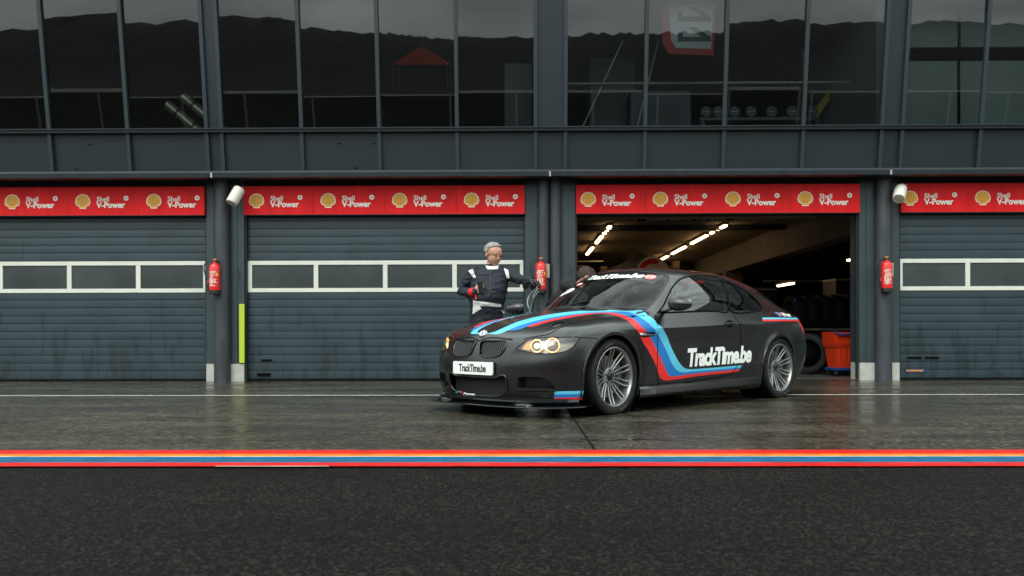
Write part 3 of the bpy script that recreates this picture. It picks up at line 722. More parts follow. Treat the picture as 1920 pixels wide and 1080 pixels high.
    sp = mb.build('splitter', gblack, car, smooth=30)
    # lower lip moulding between bumper and splitter
    mb = MB(); lipplan = dens([(-.42, .855, 0), (-.55, .79, 0), (-.65, .70, 0), (-.74, .55, 0), (-.79, .36, 0), (-.815, .18, 0), (-.82, 0, 0)], 4)
    Lf = [(x, -y, 0) for x, y, z in lipplan] + [(x, y, 0) for x, y, z in lipplan[::-1][1:]]
    mb.grid([[(x + .045, y * .97, .175) for x, y, z in Lf], [(x + .008, y * .99, .158) for x, y, z in Lf], [(x - .012, y, .146) for x, y, z in Lf], [(x - .014, y, .132) for x, y, z in Lf], [(x + .012, y * .985, .118) for x, y, z in Lf], [(x + .02, y * .98, .098) for x, y, z in Lf]])
    mb.build('lip_moulding', gblack, car, smooth=50)
    for s in (-1, 1):   # brake duct humps
        mb = MB(); mb.lathe([(.001, .012), (.045, .012), (.062, .008), (.068, 0)], (0, 0, 0), n=24)
        mb.v = [(-.835 + p[0] * .9 + .10, s * .50 + p[1] * 1.8, .104 + p[2] * 2) for p in mb.v]; mb.build('brake_duct', gblack, car, smooth=50)
    # ---- side skirts
    for s in (-1, 1):
        mb = MB(); rings = []
        for x in np.linspace(.345, 2.37, 40):
            t = min(1, (x - .345) / .15); e = min(1, (2.37 - x) / .32); zt = .205 + .012 * (x - .3) ; k = min(t, e)
            bl = .030 * k
            rings.append([(x, s * .868, zt + .02), (x, s * (.877 + bl * .80), zt), (x, s * (.878 + bl), zt - .035), (x, s * (.880 + bl), zt - .052), (x, s * (.866 + bl * .6), zt - .075), (x, s * .85, .128)])
        mb.grid(rings); mb.build('side_skirt', paint, car, smooth=28)
    # ---- wing vent gill
    for s in (-1, 1):
        mb = MB(); mb.box(.30, .60, .80 * s, .815 * s, .64, .74); mb.build('vent_backing', gapm, car)
        mb = MB(); rg = []
        for x, h_, b_ in ((.335, .013, .004), (.36, .016, .006), (.45, .013, .006), (.55, .008, .005), (.60, .004, .003), (.625, .001, .001)):
            q = near((x, .88, .694))[0]; rg.append([(x, s * (q.y - .004), .690 - h_), (x, s * (q.y + b_), .690 - h_ * .4), (x, s * (q.y + b_), .690 + h_ * .5), (x, s * (q.y - .004), .690 + h_)])
        mb.grid(rg); mb.build('wing_gill', chrome, car, smooth=60)
        mb = MB(); mb.hexa(flip([(-.50, .52, .738), (-.29, .52, .790), (-.29, .64, .772), (-.50, .64, .720), (-.50, .52, .746), (-.29, .52, .798), (-.29, .64, .780), (-.50, .64, .728)], s)); mb.build('hood_vent', slotm, car)
    # ---- door mirrors
    for s in (-1, 1):
        mb = MB(); rg = []
        n_ = 20
        for k in range(n_ + 1):
            t = k / n_; y = .855 + .205 * t
            e = math.sin(math.pi * min(1, .10 + .88 * t) ** .75) ** .55 if 0 < t < 1 else .02
            xc = .830 + .045 * t; zc = .985 - .012 * t
            ring = []
            for j in range(20):
                a_ = 2 * math.pi * j / 20; ca, sa = math.cos(a_), math.sin(a_)
                ca = math.copysign(abs(ca) ** .8, ca); sa = math.copysign(abs(sa) ** .85, sa)
                xx = xc - (.072 if ca > 0 else .045) * e * ca; zz = zc - .006 + (.054 if sa > 0 else .070) * e * sa
                ring.append((xx, s * y, zz))
            rg.append(ring)
        mb.grid(rg, closed=True); mb.add(rg[0], [tuple(range(20))]); mb.add(rg[-1], [tuple(range(20))])
        mr = mb.build('door_mirror', paint, car, smooth=60)
        mb = MB(); mb.tube([(.80, s * .78, .905), (.83, s * .84, .920), (.85, s * .90, .950)], [.035, .026, .024], 10, flat=.5); mb.tube([(.85, s * .885, .930), (.865, s * 1.04, .945)], [.022, .012], 10)
        mb.build('mirror_arm', gblack, mr, smooth=50)
        mb = MB(); mb.add(flip([(.878, .875, .955), (.885, 1.045, .955), (.885, 1.045, 1.01), (.878, .875, 1.015)], s), [(0, 1, 2, 3)]); mb.build('mirror_glass', chrome, mr)
    # ---- door handles
    for s, dd in ((-1, near_door), (1, far_door)):
        mb = MB(); mb.lathe([(.001, 0), (.8, 0), (1.0, .1)], n=20); mb.v = [(1.765 + p[0] * .070, s * (.8835 + p[2] * .004), .795 + p[1] * .036) for p in mb.v]
        hd = mb.build('handle_recess_shade', gapm, dd, smooth=30)  # flat black disc: the shade of the recess is put into its colour
        mb = MB(); mb.tube([(1.685, s * .884, .796), (1.70, s * .905, .798), (1.765, s * .912, .800), (1.82, s * .905, .801), (1.84, s * .886, .801)], [.010, .014, .015, .013, .008], 10, flat=.6); mb.build('door_handle', paint, dd, smooth=60)
    # ---- wipers
    for (a_, b_) in (((.40, -.10), (.60, -.62)), ((.42, .42), (.50, -.12))):
        pa = bv.ray_cast(Vector((a_[0], abs(a_[1]), 3)), Vector((0, 0, -1)))[0]; pb = bv.ray_cast(Vector((b_[0], abs(b_[1]), 3)), Vector((0, 0, -1)))[0]
        MB().tube([(pa.x, a_[1], pa.z + .02), (pb.x, b_[1], pb.z + .018)], .006, 6).build('wiper', mblack, car)
    # ---- number plate, nose badge
    mb = MB(); rr = .016; Pp = []
    for cx_, cz_, a0 in ((.26 - rr, .055 - rr, 0), (-.26 + rr, .055 - rr, 90), (-.26 + rr, -.055 + rr, 180), (.26 - rr, -.055 + rr, 270)):
        for k in range(5): t = R_(a0 + 22.5 * k); Pp.append((cx_ + rr * math.cos(t), cz_ + rr * math.sin(t)))
    mb.prism([(y, z + .405) for y, z in Pp], .012, plane='YZ', off=-.858); npl = mb.build('number_plate', plate_w, car)
    b = text_bm("TrackTime.be", .090, bold=.0026, shear=.0, xs=.80, align='CENTER', spacing=.92)
    for v in b.verts: v.co = Vector((-.8595, -v.co.x * .95, .375 + v.co.y))
    MB().addbm(b).build('plate_lettering', ink, npl, fix=False)
    bx, bz = -.738, .702; q, nn = near((bx, .02, bz)); nn = Vector((-.62, 0, .78))
    mb = MB(); ex_ = Vector((0, 1, 0)); ey_ = nn.cross(ex_).normalized(); cc = Vector((-.733, 0, .703))
    def ringp(r, d): return [tuple(cc + nn * d + (ex_ * math.cos(t) + ey_ * math.sin(t)) * r for t in [0])] if False else [tuple(cc + nn * d + (ex_ * math.cos(t) + ey_ * math.sin(t)) * r) for t in [2 * math.pi * k / 32 for k in range(32)]]
    mb.grid([ringp(.043, -.01), ringp(.042, .006), ringp(.038, .009), ringp(.028, .008)], closed=True); bd = mb.build('badge', chrome, car, smooth=40)
    mb = MB()
    for k in range(4):
        t0 = math.pi / 2 * k; P = [cc + nn * .0085] + [cc + nn * .0085 + (ex_ * math.cos(t) + ey_ * math.sin(t)) * .028 for t in np.linspace(t0, t0 + math.pi / 2, 8)]
        mb.add(P, [tuple(range(len(P)))], k % 2)
    mb.build('badge_roundel', [white_v, blue], bd, fix=False)
    # ---- lettering on the side, projected on the paint
    def stick(bm_t, fn, name, m, parent=car, off=.0016, sub=.03):
        bmesh.ops.triangulate(bm_t, faces=bm_t.faces[:])
        for _ in range(3):
            lg_ = [e for e in bm_t.edges if e.calc_length() > sub]
            if not lg_: break
            bmesh.ops.subdivide_edges(bm_t, edges=lg_, cuts=1); bmesh.ops.triangulate(bm_t, faces=bm_t.faces[:])
        for v in bm_t.verts:
            o_, d_ = fn(v.co.x, v.co.y); sg = 1
            fy = o_[1] < 0
            oo = Vector((o_[0], abs(o_[1]), o_[2])); dd = Vector((d_[0], (-d_[1] if fy else d_[1]), d_[2]))
            h = bv.ray_cast(oo, dd)
            if h[0] is None: p = oo; nn = -dd
            else:
                p, nn = h[0], h[1]
                if nn.dot(dd) > 0: nn = -nn
            r = p + nn.normalized() * off
            v.co = Vector((r.x, r.y * (-1 if fy else 1), r.z))
        return MB().addbm(bm_t).build(name, m, parent, fix=False)
    # near side of the car is y negative in the real frame; 'fn' returns points there
    b = text_bm("TrackTime.be", .232, bold=.0100, shear=.22, xs=.80, spacing=.885)
    wd = max(v.co.x for v in b.verts); k = 1.125 / wd
    stick(b, lambda x, y: ((1.045 + x * k, -1.5, .392 + y * .98 + x * k * .016), (0, 1, 0)), 'side_lettering', white_v)
    # M-power mark on the rear quarter
    for j, mm in enumerate((cyan, blue, redv)):
        bb = bmesh.new(); x0 = 2.80 + j * .032
        vs = [bb.verts.new(q) for q in ((x0, .882, 0), (x0 + .028, .882, 0), (x0 + .045, .925, 0), (x0 + .017, .925, 0))]; bb.faces.new(vs)
        stick(bb, lambda x, y: ((x, -1.5, y), (0, 1, 0)), 'flash_mark', mm)
    b = text_bm("M Power", .06, bold=.0018, shear=.25, xs=.95)
    stick(b, lambda x, y: ((2.915 + x, -1.5, .882 + y), (0, 1, 0)), 'quarter_lettering', white_v)
    # windscreen sun strip, banner and stickers: parametrised on the screen (a across, b down from the top)
    def scr(y, b_):
        # point above the glass at lateral y, b_ metres down the slope from the top edge
        ay = abs(y); xt = 1.055 + .085 * (ay / .5) ** 2
        return ((xt - b_ * .93, y, 3.0), (0, 0, -1))
    bb = bmesh.new(); gy = np.linspace(-.555, .555, 61); gb = np.linspace(.008, .215, 6)
    vv = [[bb.verts.new((y, b_, 0)) for b_ in gb] for y in gy]
    for i in range(60):
        for j in range(5): bb.faces.new((vv[i][j], vv[i + 1][j], vv[i + 1][j + 1], vv[i][j + 1]))
    stick(bb, lambda x, y: scr(x, y), 'sun_strip', gblack, parent=wsc, off=.0015)
    b = text_bm("TrackTime.be", .145, bold=.0050, shear=.18, xs=.80, spacing=.87)
    wd = max(v.co.x for v in b.verts); k = .675 / wd
    # seen from the front the letters run from the car's right (y+) to its left (y-)
    stick(b, lambda x, y: scr(.27 - x * k, .132 + .065 * (1 - min(1, ((.27 - x * k) / .45) ** 2)) - y * .95), 'screen_lettering', white_v, parent=wsc, off=.003)
    def disc(cy_, cb_, r, name, mm, off, sq=1.0, y2=None):
        bb = bmesh.new(); c0 = bb.verts.new((cy_, cb_, 0)); rr_ = [bb.verts.new((cy_ + r * math.cos(t), cb_ + r * sq * math.sin(t), 0)) for t in [2 * math.pi * k / 24 for k in range(24)]]
        for i in range(24): bb.faces.new((c0, rr_[i], rr_[(i + 1) % 24]))
        stick(bb, lambda x, y: scr(x, y), name, mm, parent=wsc, off=off)
    disc(-.462, .100, .052, 'round_sticker', redv, .003, 1.0); disc(-.462, .100, .044, 'round_sticker', white_v, .004); disc(-.462, .100, .040, 'round_sticker', redv, .005)
    b = text_bm("UT", .055, bold=.002, shear=.2, align='CENTER')
    stick(b, lambda x, y: scr(-.462 - x, .119 - y), 'sticker_lettering', white_v, parent=wsc, off=.006)
    disc(.285, .262, .050, 'race_sticker', redv, .003, .6); disc(.285, .262, .040, 'race_sticker', white_v, .004, .45)
    disc(.40, .365, .125, 'number_sticker', white_v, .003, .42)
    b = text_bm("27", .09, bold=.001, align='CENTER'); stick(b, lambda x, y: scr(.40 - x, .392 - y * .7), 'sticker_lettering', ink, parent=wsc, off=.004)
    # marks under the lower grille
    for j, mm in enumerate((cyan, blue, redv)):
        mb = MB(); y0 = .325 - j * .032; mb.add([(-.797, y0, .180), (-.797, y0 - .03, .178), (-.797, y0 - .055, .198), (-.797, y0 - .025, .200)], [(0, 1, 2, 3)])
        mb.v = [(p[0] - .005 + .02 * (abs(p[1]) / .3) ** 2, p[1], p[2] - .008) for p in mb.v]; mb.build('flash_mark', mm, fb)
    b = text_bm("Power", .040, bold=.0012, shear=.2, xs=1.5)
    for v in b.verts: v.co = Vector((-.800, .19 - v.co.x, .166 + v.co.y * .6))
    MB().addbm(b).build('bumper_lettering', white_v, fb, fix=False)
    # ---- wheels
    def wheel(x, s, steer=0):
        wz = .328; w_ = empty('wheel', (x, s * .77, wz), steer, car)
        o = -s if False else s
        T = [(.243, .085), (.262, .108), (.290, .117), (.312, .112), (.322, .100), (.3265, .085), (.328, .05), (.328, 0), (.328, -.05), (.3265, -.085), (.318, -.105), (.290, -.115), (.262, -.106), (.243, -.085)]
        mb = MB(); mb.lathe([(r, y * o) for r, y in T], ax='Y', n=72)
        # tread blocks
        for k in range(60):
            a_ = 2 * math.pi * k / 60
            for yy in (-.090, -.052, -.016, .020, .056, .092):
                c, q = math.cos(a_), math.sin(a_); r0, r1 = .322, .3305 if abs(yy) < .08 else .3275; hw = .0125
                aa = a_ + (.02 if int(yy * 1000) % 2 else 0)
                P = []
                for rr in (r0, r1):
                    for da, dy_ in ((-.040, -.015), (.040, -.015), (.040, .015), (-.040, .015)):
                        P.append((rr * math.cos(aa + da), (yy + dy_) * o, rr * math.sin(aa + da)))
                mb.hexa(P)
        ty = mb.build('tyre', rubber, w_, smooth=35)
        mb = MB()      # sidewall lettering as raised marks
        for a_c, n_ in ((1.75, 9), (4.9, 9)):
            for k in range(n_):
                a_ = a_c + k * .045; P = [(rr * math.cos(a_ + da), .1185 * o, rr * math.sin(a_ + da)) for rr, da in ((.284, -.013), (.284, .013), (.300, .013), (.300, -.013))]
                mb.add(P, [(0, 1, 2, 3)])
        mb.build('sidewall_marking', mat("faded_marking", (.10, .095, .07), rough=.6), ty)
        mb = MB(); yl = .105
        mb.lathe([(.2585, (yl - .012) * o), (.2585, yl * o), (.253, (yl + .002) * o), (.246, (yl - .001) * o), (.240, (yl - .014) * o), (.236, (yl - .03) * o), (.232, .02 * o), (.225, -.06 * o), (.25, -.09 * o)], ax='Y', n=72)
        # ten twin spokes
        def spoke(a0, a1):
            rings = []
            for t in np.linspace(0, 1, 9):
                r = .052 + (.2435 - .052) * t; a_ = a0 + (a1 - a0) * (t ** 1.3)
                yd = yl - .058 + .048 * t ** 1.8 - .004
                hw = .0085 - .0020 * math.sin(math.pi * t) + (.0015 if t > .9 else 0); dp = .026 - .012 * t
                c, q = math.cos(a_), math.sin(a_); tx, tz = -q, c
                rings.append([(r * c + tx * hw * k_, (yd + dy_) * o, r * q + tz * hw * k_) for k_, dy_ in ((-1, -dp), (-1.0, -.003), (-.55, .001), (.55, .001), (1.0, -.003), (1, -dp))])
            mb.grid(rings, closed=True)
        for k in range(10):
            a_ = 2 * math.pi * k / 10 + math.pi / 2
            for sg in (-1, 1): spoke(a_ + sg * .155, a_ + sg * .082 )
        mb.lathe([(.082, (yl - .085) * o), (.080, (yl - .062) * o), (.066, (yl - .058) * o), (.036, (yl - .057) * o), (.034, (yl - .066) * o)], ax='Y', n=40)
        rim = mb.build('rim', alloy, w_, smooth=35)
        mb = MB(); mb.lathe([(.034, (yl - .066) * o), (.033, (yl - .050) * o), (.028, (yl - .047) * o), (.001, (yl - .046) * o)], ax='Y', n=28); mb.build('centre_cap', gblack, rim, smooth=40)
        mb = MB()
        for k in range(5):
            a_ = 2 * math.pi * k / 5 + math.pi / 2; mb.lathe([(.013, (yl - .0565) * o), (.012, (yl - .064) * o), (.007, (yl - .062) * o), (.007, (yl - .050) * o), (.001, (yl - .049) * o)], (.054 * math.cos(a_), 0, .054 * math.sin(a_)), 'Y', n=12)
        mb.build('wheel_bolts', alloy_in, rim, smooth=40)
        mb = MB(); mb.lathe([(.07, .012 * o), (.178, .012 * o), (.180, .008 * o), (.180, -.02 * o), (.07, -.02 * o)], ax='Y', n=48); mb.build('brake_disc', discm, w_, smooth=30)
        mb = MB(); mb.lathe([(.118, .035 * o), (.186, .035 * o), (.190, .030 * o), (.190, -.04 * o), (.118, -.04 * o), (.118, .035 * o)], ax='Y', n=14, a0=R_(-35), a1=R_(35)); mb.build('brake_caliper', mat("caliper_grey", (.10, .10, .10), rough=.5, metal=.4), w_, smooth=30)
        mb = MB(); mb.lathe([(.231, -.05 * o), (.05, -.05 * o)], ax='Y', n=40); mb.build('inner_barrel', gapm, w_)
    wheel(0, -1, R_(3)); wheel(0, 1, R_(3)); wheel(2.761, -1); wheel(2.761, 1)
    # ---- interior: dash, seats, cage, steering wheel, phone
    ins = mat("cabin_plastic", (.022, .022, .023), rough=.7); seatm = mat("seat_fabric", (.02, .02, .022), rough=.9); brown = mat("brown_trim", (.09, .035, .025), rough=.6)
    mb = MB(); P = [(.42, .86), (.60, .905), (.80, .915), (.95, .90), (1.0, .84), (1.0, .60), (.42, .60)]
    mb.prism([(x, z) for x, z in P], 1.44, plane='XZ', off=-.72); mb.build('dashboard', ins, car, smooth=30)
    mb = MB(); mb.lathe([(.17, 0), (.182, .012), (.19, 0), (.182, -.012), (.17, 0)], n=32); mb.v = [(1.08 + p[2] + p[1] * -.35 * 0 + p[0] * .25, -.36 + p[1], .90 + p[0]) for p in mb.v]; mb.tube([(1.08, -.50, .9), (1.08, -.22, .9)], .012); mb.build('steering_wheel', seatm, car, smooth=40)
    for s in (-1, 1):
        mb = MB(); yc = .37 * s
        prof = [(1.35, .42), (1.30, .50), (1.75, .50), (1.86, .78), (1.97, 1.08), (2.00, 1.22), (2.06, 1.22), (2.04, 1.0), (1.92, .60), (1.85, .40)]
        mb.prism(prof, .44, plane='XZ', off=yc - .22)
        for d in (-1, 1): mb.prism([(1.45, .45), (1.5, .66), (1.78, .72), (1.83, 1.0), (1.93, 1.18), (2.02, 1.18), (1.95, .6), (1.85, .42)], .03, plane='XZ', off=yc + d * .235 - .015)
        mb.build('seat', seatm, car, smooth=25)
    mb = MB()
    for y in (-.56, .56): mb.tube([(.95, y * 1.15, .40), (.98, y * 1.12, .95), (1.25, y * 1.0, 1.22), (1.9, y * .95, 1.27), (2.15, y * .95, 1.22), (2.2, y * 1.15, .4)], .02, 10)
    mb.tube([(2.15, -.53, 1.22), (2.15, .53, 1.22)], .02); mb.tube([(1.25, -.56, 1.22), (1.25, .56, 1.22)], .02); mb.tube([(2.15, -.53, 1.22), (2.2, .62, .5)], .02); mb.tube([(2.15, .53, 1.22), (2.2, -.62, .5)], .02)
    mb.tube([(2.15, -.5, 1.2), (2.9, -.5, .7)], .02); mb.tube([(2.15, .5, 1.2), (2.9, .5, .7)], .02)
    mb.build('roll_cage', mat("cage_grey", (.16, .17, .17), rough=.4), car, smooth=60)
    mb = MB(); mb.bbox(.985, 1.0, -.10, -.02, .955, 1.06, .005); ph = mb.build('phone', mat("phone_case", (.03, .06, .07), rough=.3), car)
    st_ = MB().lathe([(.001, 0), (.062, 0)], (1.955, .437, 1.218), 'X', n=28).build('seat_sticker', mat('sticker_cream', (.66, .62, .50), rough=.5), car, fix=False)
    b = text_bm("UT", .085, bold=.004, shear=.1, align='CENTER')
    for v in b.verts: v.co = Vector((1.953, .437 - v.co.x, 1.188 + v.co.y))
    MB().addbm(b).build('seat_sticker_lettering', redv, st_, fix=False)
    mb = MB(); mb.bbox(1.20, 1.26, .02, .20, .60, 1.02, .02); mb.build('centre_console', brown, car)
    return car, bm
CAR, BODYBM = build_car()
# the far door stands open, with its window and mirror
HINGE = Matrix.Translation((.62, .85, 0)) @ Matrix.Rotation(R_(50), 4, 'Z') @ Matrix.Translation((-.62, -.85, 0))
for nm in ('door', 'door_window', 'door_mirror', 'window_seal'):
    for o_ in CAR.children:
        if o_.name.split('.')[0] == nm and o_.type == 'MESH':
            c_ = sum((Vector(b_) for b_ in o_.bound_box), Vector()) / 8
            if c_.y > 0:
                o_.matrix_basis = HINGE @ o_.matrix_basis
                if nm == 'door': o_['label'] = 'passenger door standing open'; FAR_DOOR = o_
# inner face of the doors
for s_ in (-1, 1):
    mb = MB(); P_ = [(p[0], p[2]) for p in DOOR[:15]]
    c_ = (1.3, .58); P_ = [(c_[0] + (x - c_[0]) * .985, c_[1] + (z - c_[1]) * .985) for x, z in P_]
    mb.prism(P_, .006 * s_, off=(.745 if True else 0) * s_)
    ip = mb.build('door_card', dark_in, next(q for q in CAR.children if q.name.split('.')[0] == 'door' and (sum((Vector(b_) for b_ in q.bound_box), Vector()) / 8).y * s_ > 0))
# ============================================================ the setting
D = 12.68                       # front plane of the pit building
def Yl(z): return 12.38 - 0.153 * (z - 2.99)      # the upper storey leans out

def asphalt(name, col, spot, r0, r1, bump, scale):
    m = bpy.data.materials.new(name); m.use_nodes = True; n = m.node_tree; b = n.nodes['Principled BSDF']; K = n.links.new
    t = n.nodes.new('ShaderNodeTexCoord')
    fine = n.nodes.new('ShaderNodeTexNoise'); fine.inputs['Scale'].default_value = scale; fine.inputs['Detail'].default_value = 5; fine.inputs['Roughness'].default_value = .7
    vor = n.nodes.new('ShaderNodeTexVoronoi'); vor.inputs['Scale'].default_value = scale * .9
    mp_ = n.nodes.new('ShaderNodeMapping'); mp_.inputs['Scale'].default_value = (.35, 1.4, 1)
    big = n.nodes.new('ShaderNodeTexNoise'); big.inputs['Scale'].default_value = 1.3; big.inputs['Detail'].default_value = 7; big.inputs['Roughness'].default_value = .62
    K(t.outputs['Object'], fine.inputs['Vector']); K(t.outputs['Object'], vor.inputs['Vector']); K(t.outputs['Object'], mp_.inputs[0]); K(mp_.outputs[0], big.inputs['Vector'])
    r1_ = n.nodes.new('ShaderNodeMapRange'); r1_.inputs['From Min'].default_value = .38; r1_.inputs['From Max'].default_value = .72; K(fine.outputs['Fac'], r1_.inputs['Value'])
    mx = n.nodes.new('ShaderNodeMix'); mx.data_type = 'RGBA'; mx.inputs['A'].default_value = (*col, 1); mx.inputs['B'].default_value = (*spot, 1); sc_ = n.nodes.new('ShaderNodeSeparateColor'); K(vor.outputs['Color'], sc_.inputs[0]); pw = n.nodes.new('ShaderNodeMath'); pw.operation = 'POWER'; pw.inputs[1].default_value = 4.5; K(sc_.outputs[0], pw.inputs[0])
    avg = n.nodes.new('ShaderNodeMath'); avg.operation = 'MULTIPLY_ADD'; avg.inputs[1].default_value = .55; K(pw.outputs[0], avg.inputs[2]); K(r1_.outputs[0], avg.inputs[0]); avg.use_clamp = True; K(avg.outputs[0], mx.inputs['Factor'])
    r2_ = n.nodes.new('ShaderNodeMapRange'); r2_.inputs['From Min'].default_value = .35; r2_.inputs['From Max'].default_value = .68; r2_.inputs['To Min'].default_value = .72; r2_.inputs['To Max'].default_value = 1.25; K(big.outputs['Fac'], r2_.inputs['Value'])
    m2 = n.nodes.new('ShaderNodeMix'); m2.data_type = 'RGBA'; m2.blend_type = 'MULTIPLY'; m2.inputs['Factor'].default_value = 1; K(mx.outputs['Result'], m2.inputs['A']); K(r2_.outputs[0], m2.inputs['B']); K(m2.outputs['Result'], b.inputs['Base Color'])
    r3 = n.nodes.new('ShaderNodeMapRange'); r3.inputs['From Min'].default_value = .38; r3.inputs['From Max'].default_value = .62; r3.inputs['To Min'].default_value = r0; r3.inputs['To Max'].default_value = r1; K(big.outputs['Fac'], r3.inputs['Value']); K(r3.outputs[0], b.inputs['Roughness'])
    b.inputs['IOR'].default_value = 1.11 if 'wet_asphalt' in name else 1.45
    b.inputs['Specular IOR Level'].default_value = .4 if 'asphalt' in name else .5
    ad = n.nodes.new('ShaderNodeMath'); ad.operation = 'ADD'; K(fine.outputs['Fac'], ad.inputs[0]); K(vor.outputs['Distance'], ad.inputs[1])
    bp = n.nodes.new('ShaderNodeBump'); bp.inputs['Strength'].default_value = bump; bp.inputs['Distance'].default_value = .004; K(ad.outputs[0], bp.inputs['Height']); K(bp.outputs[0], b.inputs['Normal'])
    return m

def stained(name, col, rough=.5, dark=.55, lo=1.0, amount=.5):
    # painted metal with vertical rain streaks and smears that are heavier low down
    m = bpy.data.materials.new(name); m.use_nodes = True; n = m.node_tree; b = n.nodes['Principled BSDF']; K = n.links.new
    t = n.nodes.new('ShaderNodeTexCoord'); mp_ = n.nodes.new('ShaderNodeMapping'); mp_.inputs['Scale'].default_value = (5.0, 1, .75)
    z = n.nodes.new('ShaderNodeTexNoise'); z.inputs['Scale'].default_value = 1.9; z.inputs['Detail'].default_value = 3.5; z.inputs['Roughness'].default_value = .6
    K(t.outputs['Object'], mp_.inputs[0]); K(mp_.outputs[0], z.inputs['Vector'])
    sx = n.nodes.new('ShaderNodeSeparateXYZ'); K(t.outputs['Object'], sx.inputs[0])
    h = n.nodes.new('ShaderNodeMapRange'); h.inputs['From Min'].default_value = 0; h.inputs['From Max'].default_value = lo; h.inputs['To Min'].default_value = .49; h.inputs['To Max'].default_value = .66; K(sx.outputs['Z'], h.inputs['Value'])
    g0 = n.nodes.new('ShaderNodeMath'); g0.operation = 'SUBTRACT'; K(z.outputs['Fac'], g0.inputs[0]); K(h.outputs[0], g0.inputs[1]); g = n.nodes.new('ShaderNodeMapRange'); g.inputs['From Max'].default_value = .06; K(g0.outputs[0], g.inputs['Value'])
    zz = n.nodes.new('ShaderNodeTexNoise'); zz.inputs['Scale'].default_value = 2.2; zz.inputs['Detail'].default_value = 6; K(t.outputs['Object'], zz.inputs['Vector'])
    rr = n.nodes.new('ShaderNodeMapRange'); rr.inputs['From Min'].default_value = .3; rr.inputs['From Max'].default_value = .7; rr.inputs['To Min'].default_value = .82; rr.inputs['To Max'].default_value = 1.16; K(zz.outputs['Fac'], rr.inputs['Value'])
    mx = n.nodes.new('ShaderNodeMix'); mx.data_type = 'RGBA'; mx.inputs['A'].default_value = (*col, 1); mx.inputs['B'].default_value = (*[c * dark for c in col], 1)
    a = n.nodes.new('ShaderNodeMath'); a.operation = 'MULTIPLY'; a.inputs[1].default_value = amount; K(g.outputs[0], a.inputs[0]); K(a.outputs[0], mx.inputs['Factor'])
    m2 = n.nodes.new('ShaderNodeMix'); m2.data_type = 'RGBA'; m2.blend_type = 'MULTIPLY'; m2.inputs['Factor'].default_value = 1; K(mx.outputs['Result'], m2.inputs['A']); K(rr.outputs[0], m2.inputs['B']); K(m2.outputs['Result'], b.inputs['Base Color'])
    b.inputs['Roughness'].default_value = rough
    return m

M_ap = asphalt("wet_apron_concrete", (.008, .0072, .0054), (.110, .097, .068), .09, .32, .75, 50)
M_as = asphalt("wet_asphalt", (.0004, .0004, .0005), (.024, .022, .019), .36, .60, .7, 105)  # dark asphalt; foreground vignette and dark reflections also put into the base
M_far = asphalt("far_asphalt", (.008, .008, .008), (.018, .018, .018), .50, .75, .3, 20)
M_floor = mat("garage_floor", (.06, .057, .053), rough=.35, noise=.2, nscale=3)
M_door = stained("door_paint", (.0195, .0355, .0435), rough=.42, dark=.35, lo=1.5, amount=.6)
M_pier = stained("pier_paint", (.023, .039, .044), rough=.5, dark=.6, lo=2.0, amount=.4)
M_col = mat("column_paint", (.026, .030, .036), rough=.55, noise=.35, nscale=7, nstretch=(1, 1, .35), bump=.25, bscale=22)
M_plinth = mat("plinth_concrete", (.42, .41, .37), rough=.75, noise=.1, nscale=9)
M_span = mat("spandrel_metal", (.0085, .0155, .0215), rough=.40, spec=.5, noise=.08, nscale=2, bump=.03, bscale=2)
M_mull = mat("mullion_metal", (.018, .028, .035), rough=.38)
M_sill = mat("sill_metal", (.010, .013, .017), rough=.4)
M_gut = mat("gutter_metal", (.014, .020, .025), rough=.42, noise=.2, nscale=6)
M_soff = mat("soffit_dark", (.008, .009, .010), rough=.7)
M_frame = mat("white_frame", (.62, .62, .55), rough=.45, noise=.06, nscale=7)
M_dpane = mat("door_pane", (.034, .043, .043), rough=.20, spec=.6, noise=.3, nscale=1.3, bump=.03, bscale=2.5)
M_glass = glass_mat("curtain_wall_glass", (.60, .68, .67), refl=.035, ior=1.5)
M_ceil = mat("garage_ceiling", (.30, .23, .145), rough=.8, noise=.12, nscale=2)
M_beam = mat("beam_concrete", (.12, .105, .085), rough=.8, noise=.15, nscale=3)
M_wall = mat("garage_wall", (.03, .028, .026), rough=.85, noise=.2, nscale=2)
M_dark = mat("dark_room", (.004, .0045, .005), rough=.85)
M_pipe = mat("pipe_grey", (.35, .33, .28), rough=.45, metal=.3)
M_wwall = mat("white_room_wall", (.42, .46, .44), rough=.8)

def sheet(name, x0, x1, y0, y1, z, m, kind='structure'):
    o = MB().add([(x0, y0, z), (x1, y0, z), (x1, y1, z), (x0, y1, z)], [(0, 1, 2, 3)]).build(name, m, fix=False)
    o['kind'] = kind; return o
sheet('ground', -700, 700, -700, 700, -.012, M_far)
sheet('road', -60, 60, -22, 5.0, 0.0, M_as)
sheet('apron', -60, 60, 5.0, D + 20, 0.004, M_ap)
sheet('garage_floor', -11.0, 13.0, D + .05, D + 20, .012, M_floor)
